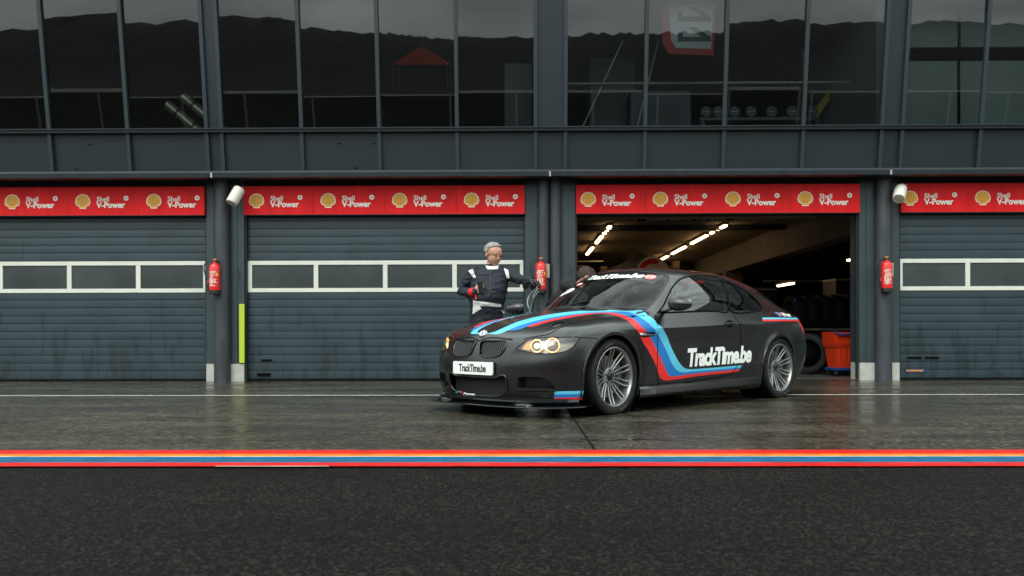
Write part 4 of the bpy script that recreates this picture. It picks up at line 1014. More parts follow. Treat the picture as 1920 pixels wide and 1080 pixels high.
# painted band and lines
def mk(nm, c, r=.32):
    m = mat(nm, c, rough=r, spec=.22, noise=.25, nscale=7, bump=.45, bscale=60); n = m.node_tree; b = n.nodes['Principled BSDF']
    src = b.inputs['Base Color'].links[0].from_socket; t = n.nodes.new('ShaderNodeTexCoord'); q = n.nodes.new('ShaderNodeMapping'); q.inputs['Scale'].default_value = (.5, 2.2, 1)
    z = n.nodes.new('ShaderNodeTexNoise'); z.inputs['Scale'].default_value = 16; z.inputs['Detail'].default_value = 9; z.inputs['Roughness'].default_value = .75
    g = n.nodes.new('ShaderNodeMapRange'); g.inputs['From Min'].default_value = .60; g.inputs['From Max'].default_value = .66; g.inputs['To Max'].default_value = .75
    x = n.nodes.new('ShaderNodeMix'); x.data_type = 'RGBA'; x.inputs['B'].default_value = (.03, .028, .026, 1)
    n.links.new(t.outputs['Object'], q.inputs[0]); n.links.new(q.outputs[0], z.inputs['Vector']); n.links.new(z.outputs['Fac'], g.inputs['Value']); n.links.new(g.outputs[0], x.inputs['Factor']); n.links.new(src, x.inputs['A']); n.links.new(x.outputs['Result'], b.inputs['Base Color'])
    return m
P_red = mk("road_paint_red", (.58, .009, .005)); P_or = mk("road_paint_orange", (.66, .175, .006)); P_wh = mk("road_paint_white", (.50, .48, .40)); P_bl = mk("road_paint_blue", (.002, .095, .20))
mb = MB()
for y0, y1, i in ((5.005, 5.17, 0), (4.912, 5.005, 1), (4.890, 4.912, 2), (4.675, 4.890, 3), (4.54, 4.675, 0)):
    n = 240; xs = np.linspace(-30, 30, n + 1); rng = random.Random(i * 7 + int(y0 * 100))
    wob = lambda: rng.uniform(-.003, .003)
    a = [(x, y0 + (wob() if y0 < 4.6 else 0), .009) for x in xs]; b = [(x, y1 + (wob() if y1 > 5.1 else 0), .009) for x in xs]
    mb.grid([a, b], i)
o = mb.build('road_marking', [P_red, P_or, P_wh, P_bl], fix=False); o['kind'] = 'structure'
sheet('road_marking', -60, 60, 9.70, 9.775, .009, mk("line_white", (.62, .62, .54)))
sheet('road_marking', -60, 60, 10.98, 10.995, .0085, mk("line_thin", (.30, .29, .26)))
o = MB().add([(-1.62, 4.528, .010), (-1.02, 4.528, .010), (-1.02, 4.545, .010), (-1.62, 4.545, .010)], [(0, 1, 2, 3)]).build('road_marking', P_wh, fix=False); o['kind'] = 'structure'
mb = MB(); pts = [(.40 + .03 * t, 8.9 - 3.73 * t) for t in np.linspace(0, 1, 30)]; rg = random.Random(3)
mb.grid([[(x - .006 + rg.uniform(-.003, .003), y, .0065) for x, y in pts], [(x + .006 + rg.uniform(-.003, .003), y, .0065) for x, y in pts]]); o = mb.build('pavement_joint', gapm, fix=False); o['kind'] = 'structure'
# tar streaks and damp patches on the apron
mb = MB(); rg = random.Random(11); damp = mat("damp_patch", (.022, .019, .016), rough=.12)
for _ in range(34):
    x = rg.uniform(-9, 9); y = rg.uniform(5.6, 11.8); L_ = rg.uniform(.2, .9); w_ = rg.uniform(.008, .03); n = 10
    up_ = [(x + L_ * k / n, y + .02 * math.sin(k * 1.3 + x) + w_ * math.sin(math.pi * k / n) * rg.uniform(.5, 1), .0062) for k in range(n + 1)]
    dn = [(x + L_ * k / n, y + .02 * math.sin(k * 1.3 + x) - w_ * math.sin(math.pi * k / n) * rg.uniform(.5, 1), .0062) for k in range(n + 1)]
    mb.grid([up_, dn])
o = mb.build('damp_streaks', damp, fix=False); o['kind'] = 'stuff'; o['label'] = 'thin dark wet streaks scattered over the grey apron'; o['category'] = 'puddles'

# ---------------- hills and circuit behind the camera (seen as reflections)
rg = random.Random(5); ph = [(rg.uniform(0, 6), rg.uniform(.006, .06), rg.uniform(.3, 1.6)) for _ in range(14)]
def hz(x, y):
    t = max(0, min(1, (-y - 95) / 60)); base = 10.5 * t * t * (3 - 2 * t)
    v = sum(a * math.sin(f_ * x + p_ + y * .01) for p_, f_, a in ph) * .55
    return -.3 + base + v * t + (rg.uniform(-.5, .6) + .5 * math.sin(x * 1.9) * math.sin(x * .37)) * t
mb = MB(); xs = np.linspace(-420, 420, 560); ys = np.linspace(-95, -260, 22)
mb.grid([[(x, y, hz(x, y)) for x in xs] for y in ys]); o = mb.build('hills', mat("dune_scrub", (.005, .007, .0045), rough=1.0, noise=.5, nscale=.15), smooth=60); o['kind'] = 'structure'
mb = MB(); mb.box(-300, 300, -93.2, -93, 0, .85); mb.box(-300, 300, -93.0, -92.9, .45, .8)
meta(mb.build('crash_barrier', mat("barrier_white", (.5, .5, .48), rough=.5)), 'long pale crash barrier along the foot of the dark hills, mirrored in the upper windows', 'barrier')
for s_ in (-1, 1):  # unseen side hills, added to darken the horizon mirrored in the car
    mb = MB(); rg2 = random.Random(8 + s_)
    mb.grid([[(s_ * (110 + 12 * j), y, -.3 + 12 * math.sin(min(1, j / 5) * math.pi / 2) + (rg2.uniform(-.6, .6) + 2 * math.sin(y * .03 + s_)) * min(1, j / 3)) for j in range(9)] for y in np.linspace(-120, 160, 120)])
    o = mb.build('hills', bpy.data.materials["dune_scrub"], smooth=60); o['kind'] = 'structure'
t = empty('marquee', (-13.5, -101, 2.4)); meta(t, 'orange pointed tent roof on the dark hillside, mirrored in the upper windows', 'tent')
MB().add([(-3.8, -3, 2.2), (3.8, -3, 2.2), (3.8, 3, 2.2), (-3.8, 3, 2.2), (-.6, 0, 4.4), (.6, 0, 4.4)], [(0, 1, 5, 4), (1, 2, 5), (2, 3, 4, 5), (3, 0, 4)]).build('roof', mat("orange_canvas", (.20, .028, .012), rough=.8), t)
mb = MB()
for sx in (-1, 1):
    for sy in (-1, 1): mb.cyl((sx * 3.7, sy * 2.9, -1), (sx * 3.7, sy * 2.9, 2.2), .06, n=8)
MB().add(mb.v, mb.f).build('poles', M_pipe, t)
mb = MB(); mb.prism([(-.30, 0), (.30, 0), (.22, .18), (.10, .30), (.08, .95), (-.08, .95), (-.10, .30), (-.22, .18)], 80, plane='YZ', off=-40)
o = mb.build('pit_wall', mat("pit_wall_concrete", (.10, .10, .10), rough=.8, noise=.15, nscale=2)); o.location = (0, -7.0, 0); meta(o, 'low concrete pit wall across the lane behind the photographer', 'wall')

net = bpy.data.materials.new("dark_netting"); net.use_nodes = True; n = net.node_tree; n.nodes.clear()  # netting added dense and dark to dim the horizon on the car's flank
o_ = n.nodes.new('ShaderNodeOutputMaterial'); a_ = n.nodes.new('ShaderNodeBsdfTransparent'); b_ = n.nodes.new('ShaderNodeBsdfDiffuse'); b_.inputs[0].default_value = (.01, .01, .01, 1); x_ = n.nodes.new('ShaderNodeMixShader'); x_.inputs[0].default_value = .62
n.links.new(a_.outputs[0], x_.inputs[1]); n.links.new(b_.outputs[0], x_.inputs[2]); n.links.new(x_.outputs[0], o_.inputs[0])
fz = empty('debris_fence', (0, -7.05, .95)); meta(fz, 'tall dark netted fence standing on the pit wall behind the photographer', 'fence')
MB().box(-40, 40, -.005, .005, 0, 2.5).build('netting', net, fz)
for k in range(33): MB().cyl((-40 + 2.5 * k, .03, 0), (-40 + 2.5 * k, .03, 2.6), .04, n=8).build('post', M_pipe, fz)
# ---------------- the pit building
B = empty('pit_building', (0, D, 0)); meta(B, 'dark grey pit building with garage doors below and leaning glass storey above', 'building')
def part(mb, name, m, parent=B, smooth=None, fix=True, label=None):
    # vertices are given in world coordinates; the parent empty sits at (0, D, 0)
    top = parent
    mb.v = [(p[0], p[1] - D, p[2]) for p in mb.v]
    o = mb.build(name, m, parent, smooth=smooth, fix=fix)
    if label: o['label'] = label
    return o
PIERS = [(-9.42, -8.80), (-4.654, -4.094), (.039, .773), (4.906, 5.486), (9.62, 10.30)]
COLS = [[(-9.1, .14)], [(-4.40, .118)], [(.305, .088), (.482, .088)], [(5.231, .118)], [(9.95, .118)]]
for (a, b), cs in zip(PIERS, COLS):
    mb = MB(); mb.box(a, b, D, D + .35, .265, 2.95); mb.box(a + .10, b - .10, D - .012, D, .27, 2.93)
    part(mb, 'pier', M_pier)
    mb = MB(); mb.box(a + .004, b - .004, D - .016, D + .34, .004, .262); part(mb, 'plinth', M_plinth)
    for cx, r in cs:
        mb = MB(); mb.lathe([(r * 1.02, .004), (r, .02), (r, 2.95)], (cx, D - .055, 0), n=28); part(mb, 'column', M_col, smooth=40)
BAYS = [(-13.5, -9.42), (-8.80, -4.654), (-4.094, .039), (.773, 4.906), (5.486, 9.62), (10.3, 13.5)]
def closed_door(a, b, k):
    # slat grid: grooves at fixed heights, window band 1.319..1.782
    z = [.030, .153, .268, .386, .504, .622, .736, .854, .968, 1.087, 1.205, 1.319]; z2 = [1.782, 1.904, 2.017, 2.135, 2.25, 2.364, 2.447, 2.55]
    yd = D + .10; mb = MB()
    def curtain(zz):
        prof = []
        for z0, z1 in zip(zz, zz[1:]):
            prof += [(yd + .008, z0 + .001), (yd + .008, z0 + .006), (yd, z0 + .011), (yd - .003, z0 + .5 * (z1 - z0)), (yd, z1 - .004), (yd + .008, z1 - .001)]
        mb.grid([[(a, y, zc) for y, zc in prof], [(b, y, zc) for y, zc in prof]])
    curtain(z); curtain(z2)
    dr = part(mb, 'garage_door', M_door, smooth=25)
    mb = MB(); n = 4; W_ = b - a; fr = .035
    mb.box(a + .01, b - .005, yd - .016, yd + .02, 1.319, 1.377); mb.box(a + .01, b - .005, yd - .016, yd + .02, 1.723, 1.782)
    xs_ = [a + .012 + (W_ - .03) * i / n for i in range(n + 1)]
    for i, x in enumerate(xs_):
        e0, e1 = (0, .075) if i == 0 else ((-.060, 0) if i == n else (-.033, .033))
        mb.box(x + e0, x + e1, yd - .0155, yd + .0195, 1.378, 1.722)
    part(mb, 'window_frame', M_frame, dr)
    for i in range(n): part(MB().box(xs_[i] + .02, xs_[i + 1] - .02, yd + .004, yd + .012, 1.37, 1.73), 'pane', M_dpane, dr)
    mb = MB(); mb.box(a + .02, b - .02, yd - .008, yd + .03, .006, .030); part(mb, 'bottom_seal', gapm, dr)
    if k == 2:
        for x, zc in ((a + .22, .30), (a + .16, .075)): part(MB().bbox(x, x + .16 + .04 * (zc < .2), yd - .022, yd - .002, zc, zc + (.025 if zc > .2 else .045), .004), 'grip', gapm, dr)
    if k == 4:
        for x in (a + .16, a + .42): part(MB().bbox(x, x + .20, yd - .020, yd - .002, .318, .345, .004), 'grip', gapm, dr)
    return dr
for k, (a, b) in enumerate(BAYS):
    if k != 3: closed_door(a, b, k)
    # guide rails
    mb = MB(); mb.box(a, a + .028, D + .03, D + .085, .02, 2.44); part(mb, 'guide_rail', M_soff); part(MB().box(b - .028, b, D + .03, D + .085, .02, 2.44), 'guide_rail', M_soff)
# the lifted door in the open bay: the drum of slats under the ceiling
mb = MB(); mb.box(.80, 4.88, D + .36, D + 1.9, 2.62, 2.66); part(mb, 'lifted_door', M_ceil)
# yellow edge strip beside the closed door
# header behind the signs + soffit + gutter
part(MB().box(-14, 14, D + .02, D + .40, 2.452, 2.95), 'lintel', M_soff)
part(MB().box(-14, 14, Yl(2.95) - .02, D + .4, 2.952, 2.985), 'soffit', M_soff)
mb = MB(); mb.prism([(Yl(2.95) - .10, 2.935), (Yl(2.95) - .02, 2.92), (Yl(2.95) - .02, 2.985), (Yl(2.95) - .11, 2.995)], 28, plane='YZ', off=-14); part(mb, 'gutter', M_gut)
mb = MB(); mb.prism([(Yl(3.0) - .085, 3.000), (Yl(3.0) + .02, 2.998), (Yl(3.0) + .02, 3.03), (Yl(3.0) - .06, 3.032)], 28, plane='YZ', off=-14); part(mb, 'drip_rail', M_gut)
for x in (-9.2, -4.43, .39, 5.2, 9.9): part(MB().box(x - .012, x + .012, Yl(2.95) - .118, Yl(2.95) - .03, 2.93, 2.998), 'gutter_joint', M_pipe)
MX = [-13.45, -12.35, -11.24, -10.12, -9.00, -8.99 + 1.12, -6.758, -5.632]
MX = [-12.30, -11.18, -10.06, -9.42, -9.05, -7.87, -6.758, -5.632, -4.50, -4.285, -3.143, -2.036, -.927, .187, .612, 1.738, 2.854, 3.971, 5.075, 5.364, 6.464, 7.58, 8.70, 9.80, 10.1, 11.2, 12.3]
PIL = {(-9.42, -9.05), (-4.50, -4.285), (.187, .612), (5.075, 5.364), (9.80, 10.1)}
def slab(x0, x1, z0, z1, off0, off1):
    # a plate in the leaning plane, from off0 to off1 behind it
    return [(x0, Yl(z0) + off0, z0), (x1, Yl(z0) + off0, z0), (x1, Yl(z0) + off1, z0), (x0, Yl(z0) + off1, z0), (x0, Yl(z1) + off0, z1), (x1, Yl(z1) + off0, z1), (x1, Yl(z1) + off1, z1), (x0, Yl(z1) + off1, z1)]
ZT = 5.56; wr = random.Random(21)
for a, b in zip(MX, MX[1:]):
    pil = (a, b) in PIL
    part(MB().hexa(slab(a, b, 3.03, 3.565, .035, .07)), 'spandrel_panel', M_span)
    if pil:
        part(MB().hexa(slab(a, b, 3.62, ZT, .025, .07)), 'pilaster_panel', M_span)
    else:
        t0, t1, t2 = [wr.uniform(-.004, .004) for _ in range(3)]
        part(MB().add([(a, Yl(3.62) + .03 + t0, 3.62), (b, Yl(3.62) + .03 - t0, 3.62), (b, Yl(ZT) + .03 - t0 + t2 * 1.4, ZT), (a, Yl(ZT) + .03 + t0 + t2 * 1.4, ZT)], [(0, 1, 2, 3)]), 'window_pane', M_glass, fix=False)
for x in MX:
    mb = MB(); mb.hexa(slab(x - .026, x + .026, 3.032, 3.563, -.02, .034)); mb.hexa(slab(x - .026, x + .026, 3.622, ZT, -.02, .034)); part(mb, 'mullion', M_mull)
mb = MB(); mb.hexa(slab(-14, 14, 3.566, 3.618, -.055, .06)); part(mb, 'window_sill', M_sill)
mb = MB(); mb.hexa(slab(-14, 14, 3.606, 3.622, -.075, -.056)); part(mb, 'sill_edge', M_mull)
# small vent slots in some spandrels
mb = MB()
for x, z in ((-6.21, 3.42), (-6.42, 3.08), (-2.62, 3.42), (-2.13, 3.42), (-2.38, 3.08)): mb.hexa(slab(x - .02, x + .02, z - .008, z + .008, .030, .034))
part(mb, 'weep_slots', gapm)
part(MB().hexa(slab(-14, 14, ZT, ZT + .22, -.05, .4)), 'parapet', M_span)
for s_ in (-1, 1):       # the same building running on along the lane
    part(MB().box(s_ * 14.01, s_ * 60, D + .05, D + .5, .004, 2.95), 'long_wall', M_door)
    part(MB().hexa([(min(s_ * 14.01, s_ * 60), Yl(3) + .02, 2.96), (max(s_ * 14.01, s_ * 60), Yl(3) + .02, 2.96), (max(s_ * 14.01, s_ * 60), D + .5, 2.96), (min(s_ * 14.01, s_ * 60), D + .5, 2.96), (min(s_ * 14.01, s_ * 60), Yl(5.7) + .02, 5.7), (max(s_ * 14.01, s_ * 60), Yl(5.7) + .02, 5.7), (max(s_ * 14.01, s_ * 60), D + .5, 5.7), (min(s_ * 14.01, s_ * 60), D + .5, 5.7)]), 'long_upper_wall', M_span)
    part(MB().box(s_ * 14.01, s_ * 60, D - .06, D + .04, 2.447, 2.863), 'sign_band', mat("band_red", (.55, .012, .014), rough=.5))
# upper rooms
mb = MB(); mb.box(-14, 14, Yl(3.6) + .12, D + 6, 3.40, 3.55); part(mb, 'upper_floor', M_dark)
mb = MB(); mb.box(-14, 14, D + 5.8, D + 6, 3.55, 5.6); part(mb, 'upper_back_wall', M_dark)
mb = MB(); mb.box(-14, 14, Yl(5.6) + .12, D + 6, 5.50, 5.6); part(mb, 'upper_ceiling', M_dark)
mb = MB(); mb.box(-14, -13.9, Yl(3.6) + .3, D + 6, 3.55, 5.48); mb.box(13.9, 14, Yl(3.6) + .3, D + 6, 3.55, 5.48); part(mb, 'upper_side_wall', M_dark)
part(MB().box(.22, .60, Yl(3.6) + .25, D + 5.7, 3.56, 5.48), 'partition_wall', M_dark)
part(MB().box(5.10, 5.34, Yl(3.6) + .25, D + 5.7, 3.56, 5.48), 'partition_wall', M_wwall)
# blinds in the right-hand bay and one lower panel left of the pilaster
for a, b in ((5.42, 6.44), (6.49, 7.55), (7.61, 8.68)):
    part(MB().box(a, b, D + .22, D + .235, 3.60, 4.72), 'roller_blind', mat("blind_fabric", (.30, .34, .32), rough=.9, noise=.12, nscale=1.2))
    part(MB().box(a, b, D + .20, D + .25, 4.92, 5.45), 'roller_blind', bpy.data.materials["blind_fabric"])
part(MB().box(-.26, .14, D + .15, D + .17, 3.62, 4.70), 'roller_blind', mat("blind_dark", (.10, .115, .115), rough=.9))
# garage interior
mb = MB(); mb.box(-11, 13, D + .41, D + 20, 3.00, 3.10); part(mb, 'garage_ceiling', M_ceil)
part(MB().box(-11, 13, D + 19.8, D + 20, 0.02, 3.0), 'garage_back_wall', M_wall)
part(MB().box(-4.9, -4.7, D + .36, D + 19.8, 0.02, 3.0), 'garage_side_wall', M_wall); part(MB().box(12.8, 13, D + .1, D + 19.8, 0.02, 3.0), 'garage_side_wall', M_wall)
part(MB().box(5.60, 5.95, D + .42, D + 19.7, 2.38, 2.998), 'ceiling_beam', M_beam)
part(MB().box(5.55, 6.0, D + 11.0, D + 11.45, .02, 2.378), 'garage_column', M_beam)
part(MB().box(-4.6, 5.58, D + 5.75, D + 5.95, 2.90, 2.998), 'cross_beam', M_soff)
part(MB().box(6.02, 12.7, D + 9.0, D + 9.4, 2.30, 2.998), 'cross_beam', M_soff)
part(MB().box(-4.6, 5.5, D + 15.6, D + 15.9, 2.60, 2.998), 'cross_beam', M_soff)
for (x0, x1, y, z) in ((.2, 1.95, 8.2, 2.42), (2.9, 4.2, 12.2, 2.55), (6.6, 10.5, 13.0, 2.50), (5.9, 8.8, 8.6, 1.96), (-1, 4.6, 16, 1.9), (-2, 3.5, 14, 2.2)):
    part(MB().tube([(x0, D + y, z), (x1, D + y, z)], .022, 8), 'service_pipe', M_pipe, smooth=50)
mb = MB()
for k in range(6):
    mb.box(.6 + k * .9, 1.15 + k * .9, D + 17.0, D + 17.6, 1.62 + .1 * (k % 2), 2.05 - .08 * (k % 3))
part(mb, 'shelf_boxes', mat("cardboard", (.20, .13, .07), rough=.9))
for (x, zz) in ((1.35, 2.23), (1.9, 2.20), (3.65, 2.33)): part(MB().bbox(x, x + .16, D + 8.4, D + 8.6, zz - .1, zz + .12, .01), 'junction_box', mat("box_tan", (.30, .19, .10), rough=.7))
# numbers on the piers
for tx, x, z in (("11", -4.27, 1.54), ("10", .605, 1.575)):
    b = text_bm(tx, .155, bold=.002, xs=.86)
    for v in b.verts: v.co = Vector((x + v.co.x, D - .0165 - .055 * 0, z + v.co.y))
    part(MB().addbm(b), 'bay_number', mat("number_paint", (.028, .036, .040), rough=.6), fix=False)
# ============================================================ things on and in front of the building
M_red = mat("sign_red", (.64, .008, .010), rough=.5, spec=.18, noise=.13, nscale=5, nstretch=(1.5, 1, .4))
M_yel = mat("emblem_yellow", (.68, .36, .03), rough=.5); M_ewh = mat("emblem_white", (.74, .72, .64), rough=.5); M_ered = mat("emblem_red_line", (.45, .05, .015), rough=.5)
def pecten(r):
    # scallop outline: base block, fan with scalloped rim
    P = [(-.42 * r, -.92 * r), (.42 * r, -.92 * r), (.46 * r, -.62 * r), (.80 * r, -.52 * r)]
    n = 7
    for k in range(n):
        a0 = R_(-22 + 224 * k / n); a1 = R_(-22 + 224 * (k + 1) / n)
        for j in range(4):
            t = a0 + (a1 - a0) * (j + .5) / 4; rr = r * (1 + .045 * math.sin(math.pi * (j + .5) / 4)); P.append((rr * math.cos(t) * .98, rr * math.sin(t) * .98))
    P += [(-.80 * r, -.52 * r), (-.46 * r, -.62 * r)]
    return P
def signboard(a, b, centres, label):
    o = empty('signboard', ((a + b) / 2, D - .05, 2.445)); meta(o, label, 'sign', 'red fuel signs over the garage doors')
    loc = Vector(o.location)
    def pt(mb, name, m, parent=o, smooth=None, fix=True):
        mb.v = [(p[0] - loc.x, p[1] - loc.y, p[2] - loc.z) for p in mb.v]; return mb.build(name, m, parent, smooth=smooth, fix=fix)
    edges = [a] + [ (centres[i] + centres[i + 1]) / 2 + .31 for i in range(len(centres) - 1)] + [b]
    for e0, e1 in zip(edges, edges[1:]): pt(MB().box(e0 + .0015, e1 - .0015, D - .055, D - .005, 2.447, 2.863), 'panel', M_red)
    pt(MB().box(a, b, D - .060, D - .002, 2.436, 2.4465), 'bottom_rail', M_soff)
    for c in centres:
        if c > b + .3 or c < a - .3: continue
        z = 2.645; f_ = D - .0565
        mb = MB(); mb.prism([(c + x, z + y) for x, y in pecten(.110)], -.001, off=f_); em = pt(mb, 'emblem', M_ewh)
        mb = MB(); mb.prism([(c + x, z + .002 + y) for x, y in pecten(.099)], -.001, off=f_ - .0012); pt(mb, 'emblem_field', M_yel, em)
        mb = MB()
        for k in range(1, 7):
            t = R_(-22 + 224 * k / 7); x0, z0 = .018 * math.cos(t), -.062 + .01 * math.sin(t); x1, z1 = .088 * math.cos(t), .088 * math.sin(t)
            dx, dz = z1 - z0, -(x1 - x0); l_ = math.hypot(dx, dz); dx, dz = dx / l_ * .0022, dz / l_ * .0022
            mb.prism([(c + x0 + dx, z + z0 + dz), (c + x1 + dx, z + z1 + dz), (c + x1 - dx, z + z1 - dz), (c + x0 - dx, z + z0 - dz)], -.0008, off=f_ - .0024)
        pt(mb, 'emblem_ribs', M_ered, em)
        for tx, sz, x, zz, bd in (("Shell", .100, .205, 2.650, .0018), ("V-Power", .118, .205, 2.558, .0042)):
            bb = text_bm(tx, sz, bold=bd, xs=1.0 if tx == "Shell" else .98)
            for v in bb.verts: v.co = Vector((c + x + v.co.x, f_ - .0015, zz + v.co.y))
            pt(MB().addbm(bb), 'lettering', M_ewh, fix=False)
        mb = MB(); mb.lathe([(.013, 0), (.036, 0), (.036, -.0015), (.013, -.0015)], (c + .640, f_ - .0005, 2.695), 'Y', n=20); pt(mb, 'ring_mark', M_ewh)
    return o
signboard(-8.80, -4.660, [-8.55, -7.496, -6.452, -5.405], 'red fuel sign over the leftmost garage door')
signboard(-4.085, .034, [-3.893, -2.841, -1.793, -.743], 'red fuel sign over the closed door behind the standing man')
signboard(.780, 4.900, [.957, 2.008, 3.060, 4.108], 'red fuel sign over the open garage above the car')
signboard(5.492, 9.62, [5.623, 6.670, 7.72, 8.77], 'red fuel sign over the rightmost garage door')
# maker's plate on the right-hand door
o = MB().box(5.60, 5.93, D + .088, D + .0955, .118, .165).build('door_plate', mat("plate_blue", (.008, .03, .10), rough=.4)); meta(o, 'small blue and orange maker plate low on the right garage door', 'plate')
b = text_bm("HORMANN", .040, bold=.0012, xs=1.2)
for v in b.verts: v.co = Vector((5.625 + v.co.x, D + .0872, .128 + v.co.y))
MB().addbm(b).build('plate_lettering', mat("plate_orange", (.75, .33, .04), rough=.5), o, fix=False)
# fluorescent edge strip
o = MB().bbox(-4.158, -4.080, D - .045, D - .018, .275, 1.14, .006).build('marker_strip', mat("fluo_yellow", (.42, .55, .03), rough=.4)); meta(o, 'tall fluorescent yellow marker strip at the left edge of the door', 'marker')

M_er = mat("extinguisher_red", (.72, .018, .015), rough=.28, coat=.4)
def extinguisher(x, label):
    z0 = 1.275; y = D - .215
    o = empty('fire_extinguisher', (x, y, z0)); meta(o, label, 'fire extinguisher', 'fire extinguishers on the columns')
    MB().lathe([(.001, .045), (.076, .045), (.078, .055), (.078, .385), (.074, .41), (.058, .435), (.032, .45), (.022, .455), (.022, .47)], n=30).build('cylinder', M_er, o, smooth=40)
    MB().lathe([(.001, 0), (.070, 0), (.079, .008), (.079, .06), (.076, .062)], n=30).build('base', mblack, o, smooth=40)
    mb = MB(); mb.bbox(-.026, .026, -.02, .02, .462, .485, .004); mb.hexa([(-.03, -.012, .485), (.09, -.012, .478), (.09, .012, .478), (-.03, .012, .485), (-.03, -.012, .497), (.09, -.012, .490), (.09, .012, .490), (-.03, .012, .497)]); mb.tube([(-.02, 0, .475), (-.075, 0, .476)], .010, 8)
    mb.build('valve', mblack, o, smooth=40)
    MB().bbox(-.022, .022, -.013, .013, .498, .513, .003).build('safety_cap', mat("orange_plastic", (.85, .28, .02), rough=.4), o)
    MB().tube([(-.07, 0, .476), (-.12, -.005, .470), (-.150, -.01, .42), (-.152, -.01, .35), (-.130, -.01, .27), (-.105, -.01, .20), (-.098, -.01, .12), (-.094, -.01, .06)], [.009] * 5 + [.010, .012, .014], 10).build('hose', mblack, o, smooth=60)
    MB().lathe([(.0781, .10), (.0786, .101), (.0786, .33), (.0781, .331)], n=10, a0=R_(205), a1=R_(322)).build('label', mat("label_red", (.60, .03, .02), rough=.4), o)
    mb = MB(); rg = random.Random(int(x * 10))
    for zz in np.arange(.118, .32, .0155):
        a = R_(215 + rg.uniform(0, 20)); e = R_(285 + rg.uniform(-18, 30))
        if .165 < zz < .2:
            for k in range(3): mb.lathe([(.0790, zz - .012), (.0790, zz + .010)], n=3, a0=R_(228 + k * 26), a1=R_(242 + k * 26))
            continue
        mb.lathe([(.0790, zz), (.0790, zz + rg.uniform(.004, .009))], n=8, a0=a, a1=e)
    mb.build('label_print', M_ewh, o, fix=False)
    MB().lathe([(.0791, .26), (.0791, .305)], n=4, a0=R_(305), a1=R_(322)).build('class_sticker', mat("sticker_yellow", (.85, .5, .03), rough=.4), o, fix=False)
    MB().bbox(.055, .13, .070, .085, .23, .43, .004).build('wall_bracket', mat("bracket_beige", (.36, .34, .27), rough=.6), o)
    MB().bbox(-.03, .03, .070, .16, .33, .37, .004).build('hook', mblack, o)
    MB().bbox(-.10, -.078, -.02, .015, .16, .20, .004).build('hose_clip', M_er, o)
extinguisher(-4.452, 'red fire extinguisher on the column left of the yellow strip')
extinguisher(.262, 'red fire extinguisher between the standing man and bay number 10')
extinguisher(5.215, 'red fire extinguisher on the column right of the open garage')

def horn(p0, p1, label):
    o = empty('loudspeaker', p0); meta(o, label, 'loudspeaker', 'white cylinder loudspeakers under the gutter')
    a = Vector(p1) - Vector(p0); l_ = a.length; d = a.normalized()
    ex = d.orthogonal().normalized(); ey = d.cross(ex)
    def ring(r, t): return [tuple(d * t + ex * r * math.cos(q) + ey * r * math.sin(q)) for q in [2 * math.pi * k / 28 for k in range(28)]]
    MB().grid([ring(.001, .004), ring(.062, .003), ring(.074, -.003), ring(.082, .006), ring(.084, .02), ring(.084, l_ - .02), ring(.076, l_), ring(.001, l_)], closed=True).build('housing', mat("speaker_white", (.62, .60, .52), rough=.45), o, smooth=40)
    MB().grid([ring(.001, -.0015), ring(.060, -.002), ring(.070, .0005)], closed=True).build('grille', mat("speaker_grille", (.40, .35, .27), rough=.7), o, smooth=40)
    mb = MB(); m_ = d * l_ * .62
    mb.tube([m_ + Vector((.085, 0, -.03)), m_ + Vector((.088, 0, .10)), m_ + Vector((.06, .10, .14))], .012, 6, flat=.5); mb.build('bracket', M_pipe, o, smooth=50)
horn((-4.165, D - .34, 2.575), (-4.075, D - .25, 2.795), 'white cylinder loudspeaker left of the middle closed door')
horn((5.335, D - .34, 2.60), (5.43, D - .20, 2.77), 'white cylinder loudspeaker left of the rightmost closed door')

# ---------------- inside the open garage
tube_e = mat("fluorescent_tube", (1, .9, .7), rough=.4, emit=(1.0, .66, .34), es=10.0)
def tube_lamp(x, y0, y1, z, label):
    o = empty('ceiling_lamp', (x, (y0 + y1) / 2, z)); meta(o, label, 'lamp', 'fluorescent tubes under the garage ceiling')
    h = (y1 - y0) / 2
    MB().bbox(-.055, .055, -h, h, 0, .045, .006).build('casing', M_pipe, o)
    MB().bbox(-.036, .036, -h + .03, h - .03, -.035, -.001, .010).build('diffuser', tube_e, o)
zl = 2.945
rows = [(1.83, [(18.1, 18.9), (19.3, 19.5), (19.95, 21.5), (22.6, 24.6)]), (4.22, [(18.0, 18.8), (19.2, 19.45), (19.85, 21.7), (22.45, 24.5), (25.2, 27.5)])]
names = ['nearest tube', 'short stub', 'second long tube', 'third long tube', 'farthest tube']
for (x, L_), side_ in zip(rows, ('left', 'right')):
    for (a, b), nm in zip(L_, names): tube_lamp(x, a, b, zl, f'lit fluorescent {nm} in the {side_} row inside the garage')
tube_lamp(5.93, 19.02, 20.2, 1.80, 'lit fluorescent tube hanging low above the row of tyres'); tube_lamp(6.84, 17.85, 18.3, 2.23, 'lit fluorescent tube glimpsed at the far right of the open bay')
# mirrored banner hanging under the ceiling
o = MB().box(2.20, 4.02, D + 3.9, D + 3.92, 2.835, 2.895).build('banner', mat("banner_black", (.01, .01, .01), rough=.6)); meta(o, 'long black banner with reversed white lettering under the garage ceiling', 'banner')
b = text_bm("MASCOT WORKWEAR", .062, bold=.001, xs=2.3)
wd = max(v.co.x for v in b.verts)
for v in b.verts: v.co = Vector((3.90 - v.co.x * 1.55 / wd, D + 3.897, 2.843 + v.co.y))
MB().addbm(b).build('banner_lettering', M_ewh, o, fix=False)
